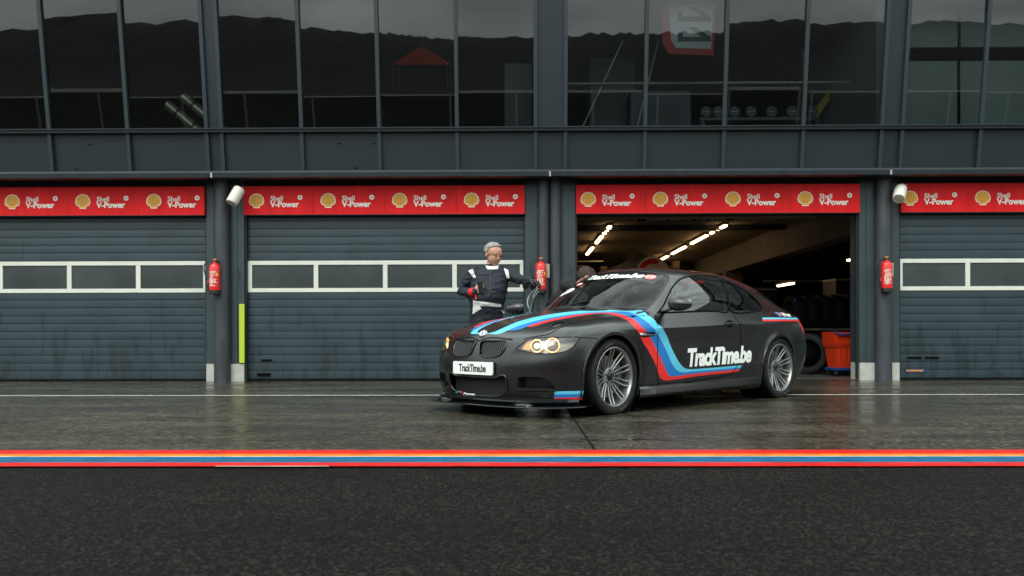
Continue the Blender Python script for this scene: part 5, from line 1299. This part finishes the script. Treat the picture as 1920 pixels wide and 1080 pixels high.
# tent with a round emblem
o = empty('gazebo', (2.75, 20.5, 0)); meta(o, 'black pointed gazebo with a round red and cream emblem behind the car roof', 'tent')
blk = mat("black_canvas", (.012, .012, .012), rough=.9)
MB().add([(-1.4, -1.4, 1.9), (1.4, -1.4, 1.9), (1.4, 1.4, 1.9), (-1.4, 1.4, 1.9), (-.35, -.35, 2.35), (.35, -.35, 2.35), (.35, .35, 2.35), (-.35, .35, 2.35), (0, 0, 2.62)], [(0, 1, 5, 4), (1, 2, 6, 5), (2, 3, 7, 6), (3, 0, 4, 7), (4, 5, 8), (5, 6, 8), (6, 7, 8), (7, 4, 8)]).build('canopy', blk, o, smooth=40)
mb = MB()
for sx in (-1, 1):
    for sy in (-1, 1): MB().cyl((sx * 1.37, sy * 1.37, .012), (sx * 1.37, sy * 1.37, 1.9), .025, n=8).build('tent_leg', M_pipe, o)
cx_, cz_ = .10, 2.02
MB().lathe([(.001, 0), (.36, 0), (.36, .01)], (cx_, -1.45, cz_), 'Y', n=40).build('emblem', mat("emblem_cream", (.72, .66, .52), rough=.6), o)
MB().lathe([(.20, 0), (.31, 0)], (cx_, -1.455, cz_), 'Y', n=20, a0=R_(60), a1=R_(165)).build('emblem_arc', M_er, o, fix=False)
# ---------------- tyres on a rack, big tyres, bin
def tyre_obj(loc, r, w_, axis_rz, label, group, rimc=None, tilt=0):
    o = empty('tyre', loc, axis_rz); meta(o, label, 'tyre', group)
    h = w_ / 2; T = [(r * .66, -h * .8), (r * .72, -h * .98), (r * .88, -h), (r * .965, -h * .88), (r, -h * .6), (r * 1.003, 0), (r, h * .6), (r * .965, h * .88), (r * .88, h), (r * .72, h * .98), (r * .66, h * .8)]
    MB().lathe(T, ax='X', n=48).build('tread', rubber, o, smooth=40)
    MB().lathe([(r * .66, -h * .8), (r * .655, -h * .5), (r * .63, h * .8), (r * .2, -h * .35), (.001, -h * .35)], ax='X', n=40).build('rim', rimc or alloy_in, o, smooth=40)
    return o
for i in range(5):
    tyre_obj((5.16 + i * .262, 16.55 + i * .0, 1.08 + .005 * i), .33, .23, .10, ['outermost left racing tyre', 'second racing tyre from the left', 'middle racing tyre', 'fourth racing tyre from the left', 'rightmost racing tyre'][i] + ' on the upper garage rack', 'tyres on the rack', rimc=alloy if i % 2 else alloy_in)
o = empty('tyre_rack', (5.95, 16.55, 0)); meta(o, 'blue steel rack carrying the row of racing tyres', 'rack'); bluem = mat("blue_steel", (.008, .05, .22), rough=.35)
for x in (-.85, .90):
    for y in (-.25, .25): MB().cyl((x, y, .012), (x, y, 1.35), .02, n=10).build('upright', bluem, o)
for y in (-.25, .25): MB().cyl((-.85, y, .76), (.90, y, .76), .018, n=10).build('rail', M_pipe, o)
MB().tube([(.28, -.46, .35), (.28, -.48, 1.18), (.30, -.44, 1.30), (.40, -.36, 1.42), (.46, -.30, 1.46)], .018, 10).build('hook_arm', bluem, o, smooth=60)
tyre_obj((4.78, 14.55, .355), .345, .30, R_(58), 'large black slick tyre standing left of the orange bin', 'tyres on the floor', rimc=gapm)
tyre_obj((4.70, 15.35, .345), .335, .30, R_(62), 'large black slick tyre standing behind the front one', 'tyres on the floor', rimc=gapm)
o = empty('workbench', (6.1, 17.9, 0)); meta(o, 'dark cluttered workbench behind the tyres', 'bench')
MB().bbox(-1.2, 1.2, -.3, .3, .85, .90, .005).build('worktop', dark_in, o)
for x in (-1.1, 1.1): MB().box(x - .03, x + .03, -.25, .25, .012, .85).build('trestle', dark_in, o)
rg = random.Random(4)
for k in range(7):
    x = 5.55 + k * .2; h_ = rg.uniform(.1, .28); t_ = MB().lathe([(.001, 0), (.04, 0), (.042, h_ * .8), (.018, h_ * .9), (.016, h_), (.001, h_)], n=12).build('bottle', [M_ewh, chrome, M_pipe][k % 3], smooth=40)
    t_.location = (x, 17.75, .90); meta(t_, ['short pale', 'slim shiny', 'grey', 'stubby white', 'bright metal', 'dull grey', 'last white'][k] + ' bottle standing on the garage workbench', 'bottle', 'bottles on the workbench')
# clutter along the garage
o = empty('tool_cabinet', (4.1, 20.2, .012)); meta(o, 'tall dark tool cabinet with grey drawers standing deep in the garage', 'cabinet')
MB().bbox(-.45, .45, -.28, .28, 0, 1.5, .015).build('carcass', mat("cabinet_paint", (.03, .03, .035), rough=.4), o)
for k in range(6): d_ = MB().bbox(-.40, .40, -.295, -.281, .10 + .22 * k, .29 + .22 * k, .004).build('drawer', mat("drawer_grey", (.10, .10, .11), rough=.4), o); MB().box(-.3, .3, -.31, -.30, .25 + .22 * k, .265 + .22 * k).build('handle', chrome, d_)
for k, (x, y, hh) in enumerate(((5.0, 18.6, 1.65), (7.2, 19.5, 1.9), (1.3, 18.8, 1.2))):
    o = empty('flight_case', (x, y, .012), R_(8 * k)); meta(o, ['tall black flight case behind the orange bin', 'tallest black flight case at the right of the dark bay', 'low black flight case left of the gazebo'][k], 'case', 'flight cases')
    MB().bbox(-.35, .35, -.30, .30, .08, hh, .02).build('case_shell', mblack, o)
    for z_ in (.12, hh * .5, hh - .06): MB().bbox(-.36, .36, -.31, .31, z_, z_ + .03, .004).build('edge_strip', M_pipe, o)
for k in range(4):
    o = empty('fuel_can', (6.6 + .22 * k, 15.2 + .05 * k, .012), R_(10 * k)); meta(o, ['first', 'second', 'third', 'fourth'][k] + ' fuel can from the left on the dark garage floor', 'can', 'fuel cans')
    MB().bbox(-.09, .09, -.13, .13, 0, .34, .02).build('can_body', [org_m, bluem, M_ewh, mblack][k] if False else mat("can_%d" % k, [(.35, .02, .02), (.02, .06, .25), (.4, .4, .38), (.02, .02, .02)][k], rough=.4), o); MB().cyl((0, -.06, .34), (0, -.06, .38), .025).build('cap', mblack, o)
MB_c = MB(); MB_c.tube([(3.2 + .45 * math.cos(t * .9) , 15.2 + .3 * math.sin(t * 1.3) , .02) for t in np.linspace(0, 9, 80)], .010, 6); meta(MB_c.build('air_hose', mat("hose_yellow", (.45, .30, .03), rough=.5), smooth=60), 'coiled air hose lying on the garage floor behind the car', 'hose')
# orange bin on castors
o = empty('waste_bin', (5.10, 13.95, .012), R_(8)); meta(o, 'bright orange wheeled bin with blue handle inside the open garage', 'bin')
org = mat("orange_bin_plastic", (.62, .040, .008), rough=.40)
def taper(mb, z0, w0, d0, z1, w1, d1, th=.012):
    q = lambda w_, d_, z: [(-w_, -d_, z), (w_, -d_, z), (w_, d_, z), (-w_, d_, z)]
    mb.grid([q(w0, d0, z0), q(w1, d1, z1), q(w1 - th, d1 - th, z1), q(w0 - th, d0 - th, z0 + th)], closed=True); mb.add(q(w0, d0, z0), [(0, 1, 2, 3)])
mb = MB(); taper(mb, .13, .145, .14, .46, .175, .18); taper(mb, .46, .19, .19, .52, .205, .21); taper(mb, .52, .200, .205, .70, .215, .22)
mb.build('tub', org, o, smooth=20)
mb = MB()
for x in (-.10, -.02, .06, .13): mb.hexa([(x - .012, -.152, .16), (x + .012, -.152, .16), (x + .012, -.135, .16), (x - .012, -.135, .16), (x - .012, -.196, .45), (x + .012, -.196, .45), (x + .012, -.17, .45), (x - .012, -.17, .45)])
MB().add(mb.v, mb.f).build('tub_ribs', org, o)
MB().tube([(-.22, -.225, .70), (-.16, -.25, .66), (.10, -.25, .66), (.16, -.225, .72)], .016, 8).build('bin_handle', bluem, o, smooth=50)
MB().bbox(-.19, .19, -.17, .17, .085, .13, .01).build('dolly', bluem, o)
for sx in (-1, 1):
    for sy in (-1, 1):
        c = MB().lathe([(.001, -.014), (.036, -.014), (.040, -.008), (.040, .008), (.036, .014), (.001, .014)], (sx * .15, sy * .13, .041), 'X', n=20).build('castor', [mblack, chrome][0], o, smooth=40)
        MB().box(sx * .15 - .018, sx * .15 + .018, sy * .13 - .02, sy * .13 + .02, .05, .085).build('castor_fork', chrome, c)

# ---------------- things behind the upper windows
def U(px, py, Y):      # sketch helper used for the upper room only, in metres
    return Y * ((px - 960) / 1622.9 - .0124), .708 + Y * (624.2 - py) / 1622.9
o = MB().tube([(.70, 13.3, 4.53), (5.0, 13.3, 4.53)], .022, 10).build('guard_rail', M_pipe, smooth=60); meta(o, 'pale horizontal guard rail behind the upper windows over the open garage', 'rail')
o = empty('wall_banner', (2.41, 12.6, 5.19)); meta(o, 'grey and red hanging banner with black sideways numerals in the upper window', 'banner')
MB().prism([(-.36, .29), (-.37, -.28), (-.28, -.43), (.37, -.46), (.40, .29)], .02, off=0).build('cloth', mat("banner_red", (.45, .015, .015), rough=.6), o)
MB().prism([(-.28, .29), (-.25, -.23), (-.18, -.35), (.33, -.37), (.37, .29)], .006, off=-.008).build('banner_field', mat("banner_grey", (.50, .50, .53), rough=.6), o)
mb = MB()
for dz in (-.26, .03):
    mb.prism([(-.15, dz), (.33, dz), (.33, dz + .06), (.12, dz + .21), (-.02, dz + .21), (.20, dz + .07), (-.08, dz + .07), (-.08, dz + .13), (-.15, dz + .13)], .004, off=-.014)
mb.build('numerals', ink, o)
o = MB().tube([(4.55, 14.0, 3.56), (4.54, 14.0, 5.25)], .028, 10).build('white_post', M_wwall, smooth=60); meta(o, 'slim white upright post inside the upper window', 'post')
o = empty('weights_rack', (3.75, 13.9, 3.55)); meta(o, 'low rack of dark round weights behind the upper windows', 'rack')
MB().bbox(-.95, .95, -.2, .2, .50, .56, .01).build('tray', M_mull, o)
for x in (-.9, .9): MB().box(x - .03, x + .03, -.2, .2, 0, .50).build('leg', M_sill, o)
for k, x in enumerate((-.85, -.66, -.40, -.14, .18, .50, .82)):
    w_ = MB().lathe([(.001, -.03), (.085, -.03), (.09, 0), (.085, .03), (.001, .03)], (3.75 + x, 13.72, 4.19), 'Y', n=20); t_ = w_.build('weight', M_sill, smooth=40)
    MB().box(3.75 + x - .05, 3.75 + x + .05, 13.685, 13.69, 4.185, 4.195).build('stripe', M_pipe, t_)
    meta(t_, ['first', 'second', 'third', 'fourth', 'fifth', 'sixth', 'last'][k] + ' dark round weight from the left on the upstairs rack', 'weight', 'weights on the rack')
def cabinet(x, y, w_, h_, label, col):
    o = empty('cabinet', (x, y, 3.55)); meta(o, label, 'cabinet')
    MB().bbox(-w_ / 2, w_ / 2, -.25, .25, 0, h_, .02).build('carcass', mat("cabinet_" + str(int(x * 10)), col, rough=.5), o)
    MB().bbox(-w_ * .3, w_ * .3, -.262, -.251, h_ * .12, h_ * .78, .004).build('cabinet_door', mat("cabinet_door_" + str(int(x * 10)), tuple(c * .6 for c in col), rough=.5), o)
cabinet(2.15, 13.7, .95, .92, 'grey low cabinet behind the upper window below the banner', (.05, .055, .07)); cabinet(1.45, 14.2, .75, 1.6, 'tall dark cabinet behind the left upper window of the open bay', (.03, .03, .035))
for xa, xb, lb in ((1.35, 2.15, 'left'), (1.35, .85, 'steeper')):
    o = MB().tube([(xa if lb == 'left' else 1.55, 13.35, 5.2), (.95 if lb == 'left' else .80, 13.35, 3.6)], .014, 6).build('cable_stay' if False else 'strut', M_pipe, smooth=60); meta(o, f'thin {lb} slanting metal strut behind the upper window', 'strut')
    if lb == 'left': o.location.x = .75
o = MB().add([(4.35, 14.3, 3.56), (5.05, 14.3, 4.55), (5.05, 14.3, 4.70), (4.25, 14.3, 3.60)], [(0, 1, 2, 3)]).prism([(4.34, 3.56), (5.05, 4.52), (5.05, 4.66), (4.22, 3.56)], .03, off=14.28).build('stair_stringer', mat("stair_yellow", (.55, .40, .03), rough=.5)); meta(o, 'yellow diagonal stair edge in the upper window right of the post', 'stair')
for k in range(2):
    o = empty('air_duct', (0, 0, 0)); meta(o, ['upper', 'lower'][k] + ' slanting silver air duct behind the upper left windows', 'duct', 'air ducts upstairs')
    x0 = -5.35 + k * -.25; P0 = Vector((x0, 13.6, 4.45 - .12 * k)); P1 = P0 + Vector((.85, 0, -.72))
    MB().tube([P0, P1], .075, 14).build('duct_body', mat("duct_metal", (.42, .38, .28), rough=.35, metal=.6), o, smooth=50)
    for t in (.2, .5, .8): MB().tube([P0.lerp(P1, t - .012), P0.lerp(P1, t + .012)], .083, 14).build('duct_band', M_sill, o, smooth=50)
# ============================================================ people
from mathutils import noise as mnoise
suit = mat("navy_race_suit", (.0045, .0085, .0165), rough=.75, bump=.5, bscale=22, noise=.25, nscale=9)
skin = mat("skin", (.50, .25, .165), rough=.5, noise=.08, nscale=20); skin.node_tree.nodes['Principled BSDF'].inputs['Subsurface Weight'].default_value = .08
hair_g = mat("grey_hair", (.24, .235, .215), rough=.7, noise=.35, nscale=60, bump=.6, bscale=120)
hair_b = mat("brown_curls", (.028, .013, .008), rough=.7, noise=.5, nscale=50, bump=.9, bscale=60)
hood_m = mat("dark_hooded_jacket", (.009, .0095, .011), rough=.85, noise=.2, nscale=8, bump=.4, bscale=18)
glove = mat("black_glove", (.012, .012, .013), rough=.6); shoe = mat("black_shoe", (.012, .012, .012), rough=.5)
cloth_w = mat("white_trim", (.68, .68, .64), rough=.7); cuff_r = mat("red_cuff", (.60, .012, .015), rough=.6); jeans = mat("dark_jeans", (.02, .025, .035), rough=.85)

def organic(name, prims, mats, root, voxel=.007, wrinkle=0.0, smooth_it=2):
    """prims: list of (MB, material index); fused into one continuous surface."""
    allm = MB(); bvs = []
    for mb, mi in prims:
        allm.add(mb.v, mb.f, mi)
        bvs.append((BVHTree.FromPolygons([Vector(v) for v in mb.v], mb.f), mi))
    o = allm.build(name, mats, None)
    r = o.modifiers.new('r', 'REMESH'); r.mode = 'VOXEL'; r.voxel_size = voxel; r.adaptivity = 0
    s = o.modifiers.new('s', 'SMOOTH'); s.iterations = smooth_it; s.factor = .5
    bpy.context.view_layer.update()
    me = bpy.data.meshes.new_from_object(o.evaluated_get(bpy.context.evaluated_depsgraph_get()))
    old = o.data; bpy.data.objects.remove(o); bpy.data.meshes.remove(old)
    me.materials.clear()
    for q in mats: me.materials.append(q)
    for p in me.polygons:
        best = None
        for bv_, mi in bvs:
            q = bv_.find_nearest(p.center, .08)
            if q[0] is not None and (best is None or q[3] < best[0]): best = (q[3], mi)
        p.material_index = best[1] if best else 0
    if wrinkle:
        nrm = [v.normal.copy() for v in me.vertices]
        mm = {}
        for p in me.polygons:
            for v in p.vertices: mm[v] = p.material_index
        for i, v in enumerate(me.vertices):
            if mm.get(i, 0) == 0:
                c = v.co; t = mnoise.noise(Vector((c.x * 9, c.y * 9, c.z * 22))) * .6 + mnoise.noise(Vector((c.x * 22, c.y * 22, c.z * 34 + 5))) * .4
                v.co = c + nrm[i] * wrinkle * (t if t > 0 else t * .6) * 1.5
    me.shade_smooth()
    o = bpy.data.objects.new(name, me); COL.objects.link(o); o.parent = root
    return o
def loft(rings, n=28):
    # rings: (x, y, z, half width, half depth, yaw)
    mb = MB(); g = []
    for x, y, z, a, b, yw in rings:
        g.append([(x + a * math.cos(t) * math.cos(yw) - b * math.sin(t) * math.sin(yw), y + a * math.cos(t) * math.sin(yw) + b * math.sin(t) * math.cos(yw), z) for t in [2 * math.pi * k / n for k in range(n)]])
    mb.grid(g, closed=True); mb.add(g[0], [tuple(range(n))]); mb.add(g[-1], [tuple(range(n))]); return mb
def limb(P, R, n=18):
    mb = MB(); mb.tube(P, R, n)
    for p, r in ((P[0], R[0]), (P[-1], R[-1])): mb.add(*ball(p, r))
    return mb
def ball(c, r, sx=1, sy=1, sz=1, yaw=0, pitch=0, n=16, m=12):
    Mx = Matrix.Rotation(yaw, 3, 'Z') @ Matrix.Rotation(pitch, 3, 'X'); vs = []; fs = []
    for i in range(m + 1):
        t = math.pi * i / m
        for k in range(n):
            u = 2 * math.pi * k / n; v = Mx @ Vector((r * sx * math.sin(t) * math.cos(u), r * sy * math.sin(t) * math.sin(u), r * sz * math.cos(t))); vs.append((c[0] + v.x, c[1] + v.y, c[2] + v.z))
    for i in range(m):
        for k in range(n): fs.append((i * n + k, i * n + (k + 1) % n, (i + 1) * n + (k + 1) % n, (i + 1) * n + k))
    return vs, fs
def B_(*a, **k):
    mb = MB(); mb.add(*ball(*a, **k)); return mb
def head(c, yaw, pitch, k=1.0, roll=0):
    """skull, jaw, nose, ears, lips, brows around centre c; the face looks along -Y before yaw/pitch."""
    Mx = Matrix.Rotation(yaw, 3, 'Z') @ Matrix.Rotation(pitch, 3, 'X') @ Matrix.Rotation(roll, 3, 'Y'); C_ = Vector(c)
    def W(x, y, z): v = Mx @ (Vector((x, y, z)) * k); return tuple(C_ + v)
    mb = MB()
    def bl(x, y, z, r, sx=1, sy=1, sz=1):
        vs, fs = ball((0, 0, 0), r, sx, sy, sz); mb.add([W(x + v[0], y + v[1], z + v[2]) for v in vs], fs)
    bl(0, .014, .032, .088, 1.0, 1.14, 1.0); bl(0, -.024, -.032, .066, 1.10, 1.05, 1.10); bl(0, -.052, -.085, .030, 1.15, .9, .8)
    bl(.036, -.045, -.035, .030); bl(-.036, -.045, -.035, .030); bl(0, -.094, -.022, .014, .85, 1.0, 1.3); bl(0, -.088, .002, .010, .7, 1, 1.8)
    bl(.087, .012, -.008, .018, .45, .9, 1.5); bl(-.087, .012, -.008, .018, .45, .9, 1.5); bl(0, -.080, -.060, .016, 1.5, .5, .5); bl(.028, -.076, .028, .014, 1.6, .6, .5); bl(-.028, -.076, .028, .014, 1.6, .6, .5)
    return mb, W
def hand(P, d, up, side, curl, k=1.0, thumb=1):
    """palm at P pointing along d; up = back of the hand, side = towards the thumb."""
    d, up, side = Vector(d).normalized(), Vector(up).normalized(), Vector(side).normalized(); P = Vector(P); mb = MB()
    def q(a, b, c): return P + (d * a + side * b + up * c) * k
    for a in np.linspace(0, .075, 6):
        mb.add(*[x for x in (MB().tube([q(a, -.034, 0), q(a, .034, 0)], .015 * k, 8),)][0:0] or (MB().tube([q(a, -.034, 0), q(a, .034, 0)], .0155 * k, 8).v, MB().tube([q(a, -.034, 0), q(a, .034, 0)], .0155 * k, 8).f))
    for i, (b, L_) in enumerate(((.032, .072), (.011, .080), (-.011, .074), (-.031, .058))):
        pts = [q(.065, b, 0)]; ang = 0; pos = Vector((.072, b, 0))
        for s_, L2 in enumerate((L_ * .45, L_ * .32, L_ * .25)):
            ang += curl[min(s_, len(curl) - 1)] * (1 + .06 * i)
            pos = pos + Vector((math.cos(ang) * L2, 0, -math.sin(ang) * L2)); pts.append(q(*pos))
        mb.tube(pts, [.0098 * k, .0092 * k, .0086 * k, .0074 * k], 8); mb.add(*ball(pts[-1], .0074 * k, n=8, m=6))
    th = [q(.012, .030, -.004), q(.035, .052, -.014), q(.062, .058, -.026), q(.084, .050, -.036)]
    mb.tube(th, [.013 * k, .012 * k, .0105 * k, .009 * k], 8); mb.add(*ball(th[-1], .009 * k, n=8, m=6))
    return mb

def build_driver():
    o = empty('person', (-.42, 10.0, 0)); meta(o, 'grey-haired person in a navy race suit standing with one gloved hand on the open door', 'person')
    # local coordinates relative to the empty
    T = loft([(0, .02, .80, .185, .13, 0), (0, .02, .90, .195, .145, 0), (.005, .00, 1.00, .192, .150, 0), (.012, -.015, 1.10, .212, .178, 0), (.025, -.012, 1.20, .218, .172, .03), (.04, 0, 1.30, .215, .145, .05), (.05, .01, 1.38, .210, .125, .06), (.052, .015, 1.435, .175, .10, .06), (.06, .015, 1.47, .11, .08, 0), (.065, .01, 1.50, .075, .072, 0)])
    legs = [limb([(sx * .095, .02, .88), (sx * .105, 0, .50), (sx * .11, .03, .11)], [.098, .072, .058]) for sx in (-1, 1)]
    shoes = []
    for sx in (-1, 1):
        mb = MB(); mb.add(*ball((sx * .115, -.04, .045), .05, .85, 2.4, .85)); shoes.append(mb)
    sh = [B_((-.135, .01, 1.405), .078), B_((.225, .01, 1.402), .078)]
    ra = limb([(-.145, .01, 1.395), (-.225, .04, 1.29), (-.285, .05, 1.185), (-.20, -.07, 1.172), (-.125, -.155, 1.178)], [.076, .070, .062, .056, .044])
    la = limb([(.225, .01, 1.395), (.32, -.03, 1.355), (.385, -.08, 1.322), (.46, -.19, 1.305), (.505, -.26, 1.300)], [.076, .068, .058, .050, .040])
    hd, W = head((.085, -.030, 1.610), R_(42), R_(18), 1.08)
    nk = limb([(.065, .01, 1.46), (.078, -.01, 1.56)], [.066, .060])
    rh = hand((-.118, -.160, 1.182), (.80, -.35, .35), (-.25, -.95, .1), (-.3, 0, .95), (.75, 1.15, .8))
    lh = hand((.515, -.272, 1.300), (.78, -.52, -.30), (.1, -.2, 1), (-.5, -.85, 0), (.35, .6, .4), k=1.08)
    prims = [(T, 0), (legs[0], 0), (legs[1], 0), (ra, 0), (la, 0), (sh[0], 0), (sh[1], 0), (hd, 1), (nk, 1), (rh, 1), (lh, 2), (shoes[0], 3), (shoes[1], 3)]
    body = organic('body', prims, [suit, skin, glove, shoe], o, voxel=.0050, wrinkle=.013)
    bv = BVHTree.FromObject(body, bpy.context.evaluated_depsgraph_get()) if False else BVHTree.FromPolygons([v.co.copy() for v in body.data.vertices], [tuple(p.vertices) for p in body.data.polygons])
    def patch(name, m, poly, off=.004, n=7, dirn=(0, 1, 0)):
        # quad given by four (x, z) corners, wrapped on the front of the body
        g = []
        a, b, c, d = [Vector(q) for q in poly]
        for i in range(n):
            r = []
            for j in range(n):
                u, v = i / (n - 1), j / (n - 1); p = a.lerp(b, u).lerp(d.lerp(c, u), v)
                h = bv.ray_cast(Vector((p.x, -1.2, p.y)), Vector(dirn)); y = h[0].y if h[0] else 0
                r.append((p.x, y - off, p.y))
            g.append(r)
        return MB().grid(g).build(name, m, o, smooth=60)
    patch('epaulette', cloth_w, [(-.205, 1.425), (-.155, 1.445), (-.115, 1.345), (-.150, 1.345)])
    patch('epaulette', cloth_w, [(.205, 1.455), (.255, 1.430), (.270, 1.335), (.235, 1.335)])
    patch('belt', cloth_w, [(-.135, 1.075), (.175, 1.035), (.175, 1.005), (-.135, 1.015)], n=14)
    patch('belt_tab', cloth_w, [(-.145, 1.085), (-.10, 1.06), (-.05, .985), (-.155, .925)])
    patch('belt_tab', cloth_w, [(.17, .975), (.195, .965), (.215, .93), (.19, .94)])
    patch('zip', glove, [(.048, 1.45), (.060, 1.45), (.050, 1.06), (.038, 1.06)], n=16)
    # collar: a ring round the neck
    c = []
    for dz, r in ((-.030, .094), (-.010, .086), (.006, .079), (.008, .073), (-.008, .068)):
        c.append([(.068 + r * 1.02 * math.cos(t), .0 + r * math.sin(t), 1.492 + dz + .026 * math.sin(t)) for t in [2 * math.pi * k / 30 for k in range(30)]])
    MB().grid(c, closed=True).build('collar', cloth_w, o, smooth=50)
    MB().tube([(-.165, -.105, 1.172), (-.150, -.125, 1.174), (-.122, -.152, 1.178)], [.053, .052, .047], 16).build('cuff', cuff_r, o, smooth=50)
    MB().tube([(-.118, -.175, 1.15), (-.112, -.182, 1.12), (-.105, -.182, 1.09)], [.006, .009, .012], 8).build('cuff_tag', cuff_r, o, smooth=50)
    # hair
    mb = MB(); rg = random.Random(9); vs, fs = ball((0, 0, 0), 1, n=40, m=30); hv = []; keep = []
    for v in vs:
        x, y, z = v; r = 1 + .045 * mnoise.noise(Vector((x * 5, y * 5, z * 5))) + .03 * mnoise.noise(Vector((x * 14, y * 14, z * 14)))
        hv.append(W(x * .0975 * r, .016 + y * .108 * r, .034 + z * .0975 * r + (.007 * max(0, -y) if z > .4 else 0)))
        keep.append((z > .22 + .66 * max(0, -y)) or (y > -.22 and z > -.58 + .1 * y) and not (abs(x) > .6 and y < .30 and z < -.12))
    mb.add(hv, [f for f in fs if all(keep[i] for i in f)]); mb.build('hair', hair_g, o, smooth=60)
    # glasses
    fr = mat("spectacle_frame", (.02, .018, .016), rough=.3); mb = MB()
    for s in (-1, 1):
        mb.tube([W(s * .033 + .025 * math.cos(t), -.106, .006 + .017 * math.sin(t)) for t in [2 * math.pi * k / 16 for k in range(16)]], .0022, 6, closed=True)
        mb.tube([W(s * .058, -.104, .010), W(s * .082, -.06, .010), W(s * .084, .005, .006)], .0022, 6)
    mb.tube([W(-.008, -.107, .010), W(.008, -.107, .010)], .002, 6)
    MB().add(mb.v, mb.f).build('glasses', fr, o, smooth=60)
    mb = MB()
    for s in (-1, 1): mb.add([W(*p) for p in [(s * .030 + v[0], -.083 + v[1], .006 + v[2]) for v in ball((0, 0, 0), .0095, 1.3, .7, .6, n=10, m=8)[0]]], ball((0, 0, 0), .0095, n=10, m=8)[1])
    mb.build('eyes', ink, o, smooth=60)
    mb = MB(); mb.tube([W(-.022, -.090, -.060), W(0, -.0965, -.058), W(.022, -.090, -.060)], .0022, 6); mb.build('mouth', mat("lip_line", (.28, .09, .07), rough=.6), o)
    # things held
    ph = MB(); ph.bbox(-.030, .030, -.010, .010, -.062, .062, .005); ph.tube([(-.018, 0, .06), (-.018, 0, .095)], .006, 8)
    p = ph.build('handheld_radio', mat("radio_black", (.012, .012, .013), rough=.35)); p.location = (-.42 - .058, 10 - .215, 1.235); p.rotation_euler = (R_(8), R_(-6), R_(-20)); meta(p, 'small black handheld radio held in front of the chest', 'radio')
    gl = empty('goggles', (-.42 + .49, 9.69, 1.245)); meta(gl, 'dark goggles dangling from the gloved hand over the car door', 'goggles')
    MB().lathe([(.001, -.012), (.032, -.012), (.038, 0), (.032, .012), (.001, .012)], (-.035, 0, -.01), 'Y', n=20).build('lens', gblack, gl, smooth=50)
    MB().lathe([(.001, -.012), (.032, -.012), (.038, 0), (.032, .012), (.001, .012)], (.045, 0, -.018), 'Y', n=20).build('lens', gblack, gl, smooth=50)
    MB().tube([(-.07, .01, 0), (-.05, 0, .03), (.0, 0, .035), (.06, 0, .03), (.09, .01, -.005)], .006, 8).build('strap', glove, gl, smooth=60)
    return o
DRIVER = build_driver()

def build_helper():
    o = empty('person', (.25, 10.25, 0)); meta(o, 'curly-haired person in a dark hooded jacket leaning into the car through the far door', 'person')
    X, Y = .25, 10.25
    def l(x, y, z): return (x - X, y - Y, z)
    # bent torso as a thick tapering tube with an elliptical section
    T = MB(); T.tube([l(.40, 10.26, .80), l(.40, 10.22, .90), l(.42, 10.14, .99), l(.47, 10.06, 1.06), l(.54, 9.99, 1.12), l(.61, 9.94, 1.17), l(.67, 9.92, 1.23)], [.13, .155, .155, .150, .145, .125, .07], 24)
    legs = [limb([l(.40 + s * .03, 10.26 + s * .08, .84), l(.44 + s * .05, 10.20 + s * .10, .46), l(.36 + s * .04, 10.28 + s * .11, .10)], [.10, .070, .055]) for s in (-1, 1)]
    shoes = [B_(l(.40 + s * .04, 10.25 + s * .11, .045), .05, 2.2, .9, .85) for s in (-1, 1)]
    nk = limb([l(.63, 9.94, 1.20), l(.70, 9.93, 1.29)], [.065, .058]); hd, W = head(l(.725, 9.93, 1.315), R_(62), R_(38), 1.0)
    a1 = limb([l(.58, 9.87, 1.14), l(.66, 9.62, 1.08), l(.74, 9.45, 1.04), l(.86, 9.24, 1.045), l(.92, 9.15, 1.05)], [.080, .066, .056, .046, .038])
    h1 = hand(l(.925, 9.145, 1.05), (.5, -.85, -.1), (0, 0, 1), (.8, .5, 0), (.5, .8, .6))
    a2 = limb([l(.58, 10.06, 1.13), l(.68, 10.14, 1.04), l(.80, 9.98, .98), l(.86, 9.90, .95)], [.078, .062, .050, .036]); h2 = hand(l(.865, 9.89, .945), (.6, -.7, -.2), (0, 0, 1), (.7, .6, 0), (.5, .8, .6))
    hoodp = MB(); hoodp.tube([l(.60, 10.06, 1.22), l(.54, 10.02, 1.245), l(.51, 9.95, 1.25), l(.53, 9.86, 1.235), l(.60, 9.82, 1.19)], [.055, .080, .095, .080, .05], 16)
    organic('body', [(T, 0), (legs[0], 3), (legs[1], 3), (a1, 0), (a2, 0), (hoodp, 0), (nk, 1), (hd, 1), (h1, 1), (h2, 1), (shoes[0], 2), (shoes[1], 2)], [hood_m, skin, shoe, jeans], o, voxel=.0075, wrinkle=.008)
    mb = MB(); vs, fs = ball((0, 0, 0), 1, n=56, m=40); hv = []; keep = []
    for v in vs:
        x, y, z = v; r = 1 + .12 * mnoise.noise(Vector((x * 6, y * 6, z * 6))) + .10 * mnoise.noise(Vector((x * 15, y * 15, z * 15))) + .05 * mnoise.noise(Vector((x * 32, y * 32, z * 32)))
        hv.append(W(x * .098 * r, .016 + y * .115 * r, .040 + z * .105 * r)); keep.append(z > .30 + .25 * max(0, -y) or (y > -.15 and z > -.7))
    mb.add(hv, [f for f in fs if all(keep[i] for i in f)]); mb.build('hair', hair_b, o, smooth=60)
    mb = MB()
    for s in (-1, 1): mb.add([W(*p) for p in [(s * .030 + v[0], -.083 + v[1], .006 + v[2]) for v in ball((0, 0, 0), .0095, 1.3, .7, .6, n=10, m=8)[0]]], ball((0, 0, 0), .0095, n=10, m=8)[1])
    mb.build('eyes', ink, o, smooth=60)
    return o
HELPER = build_helper()
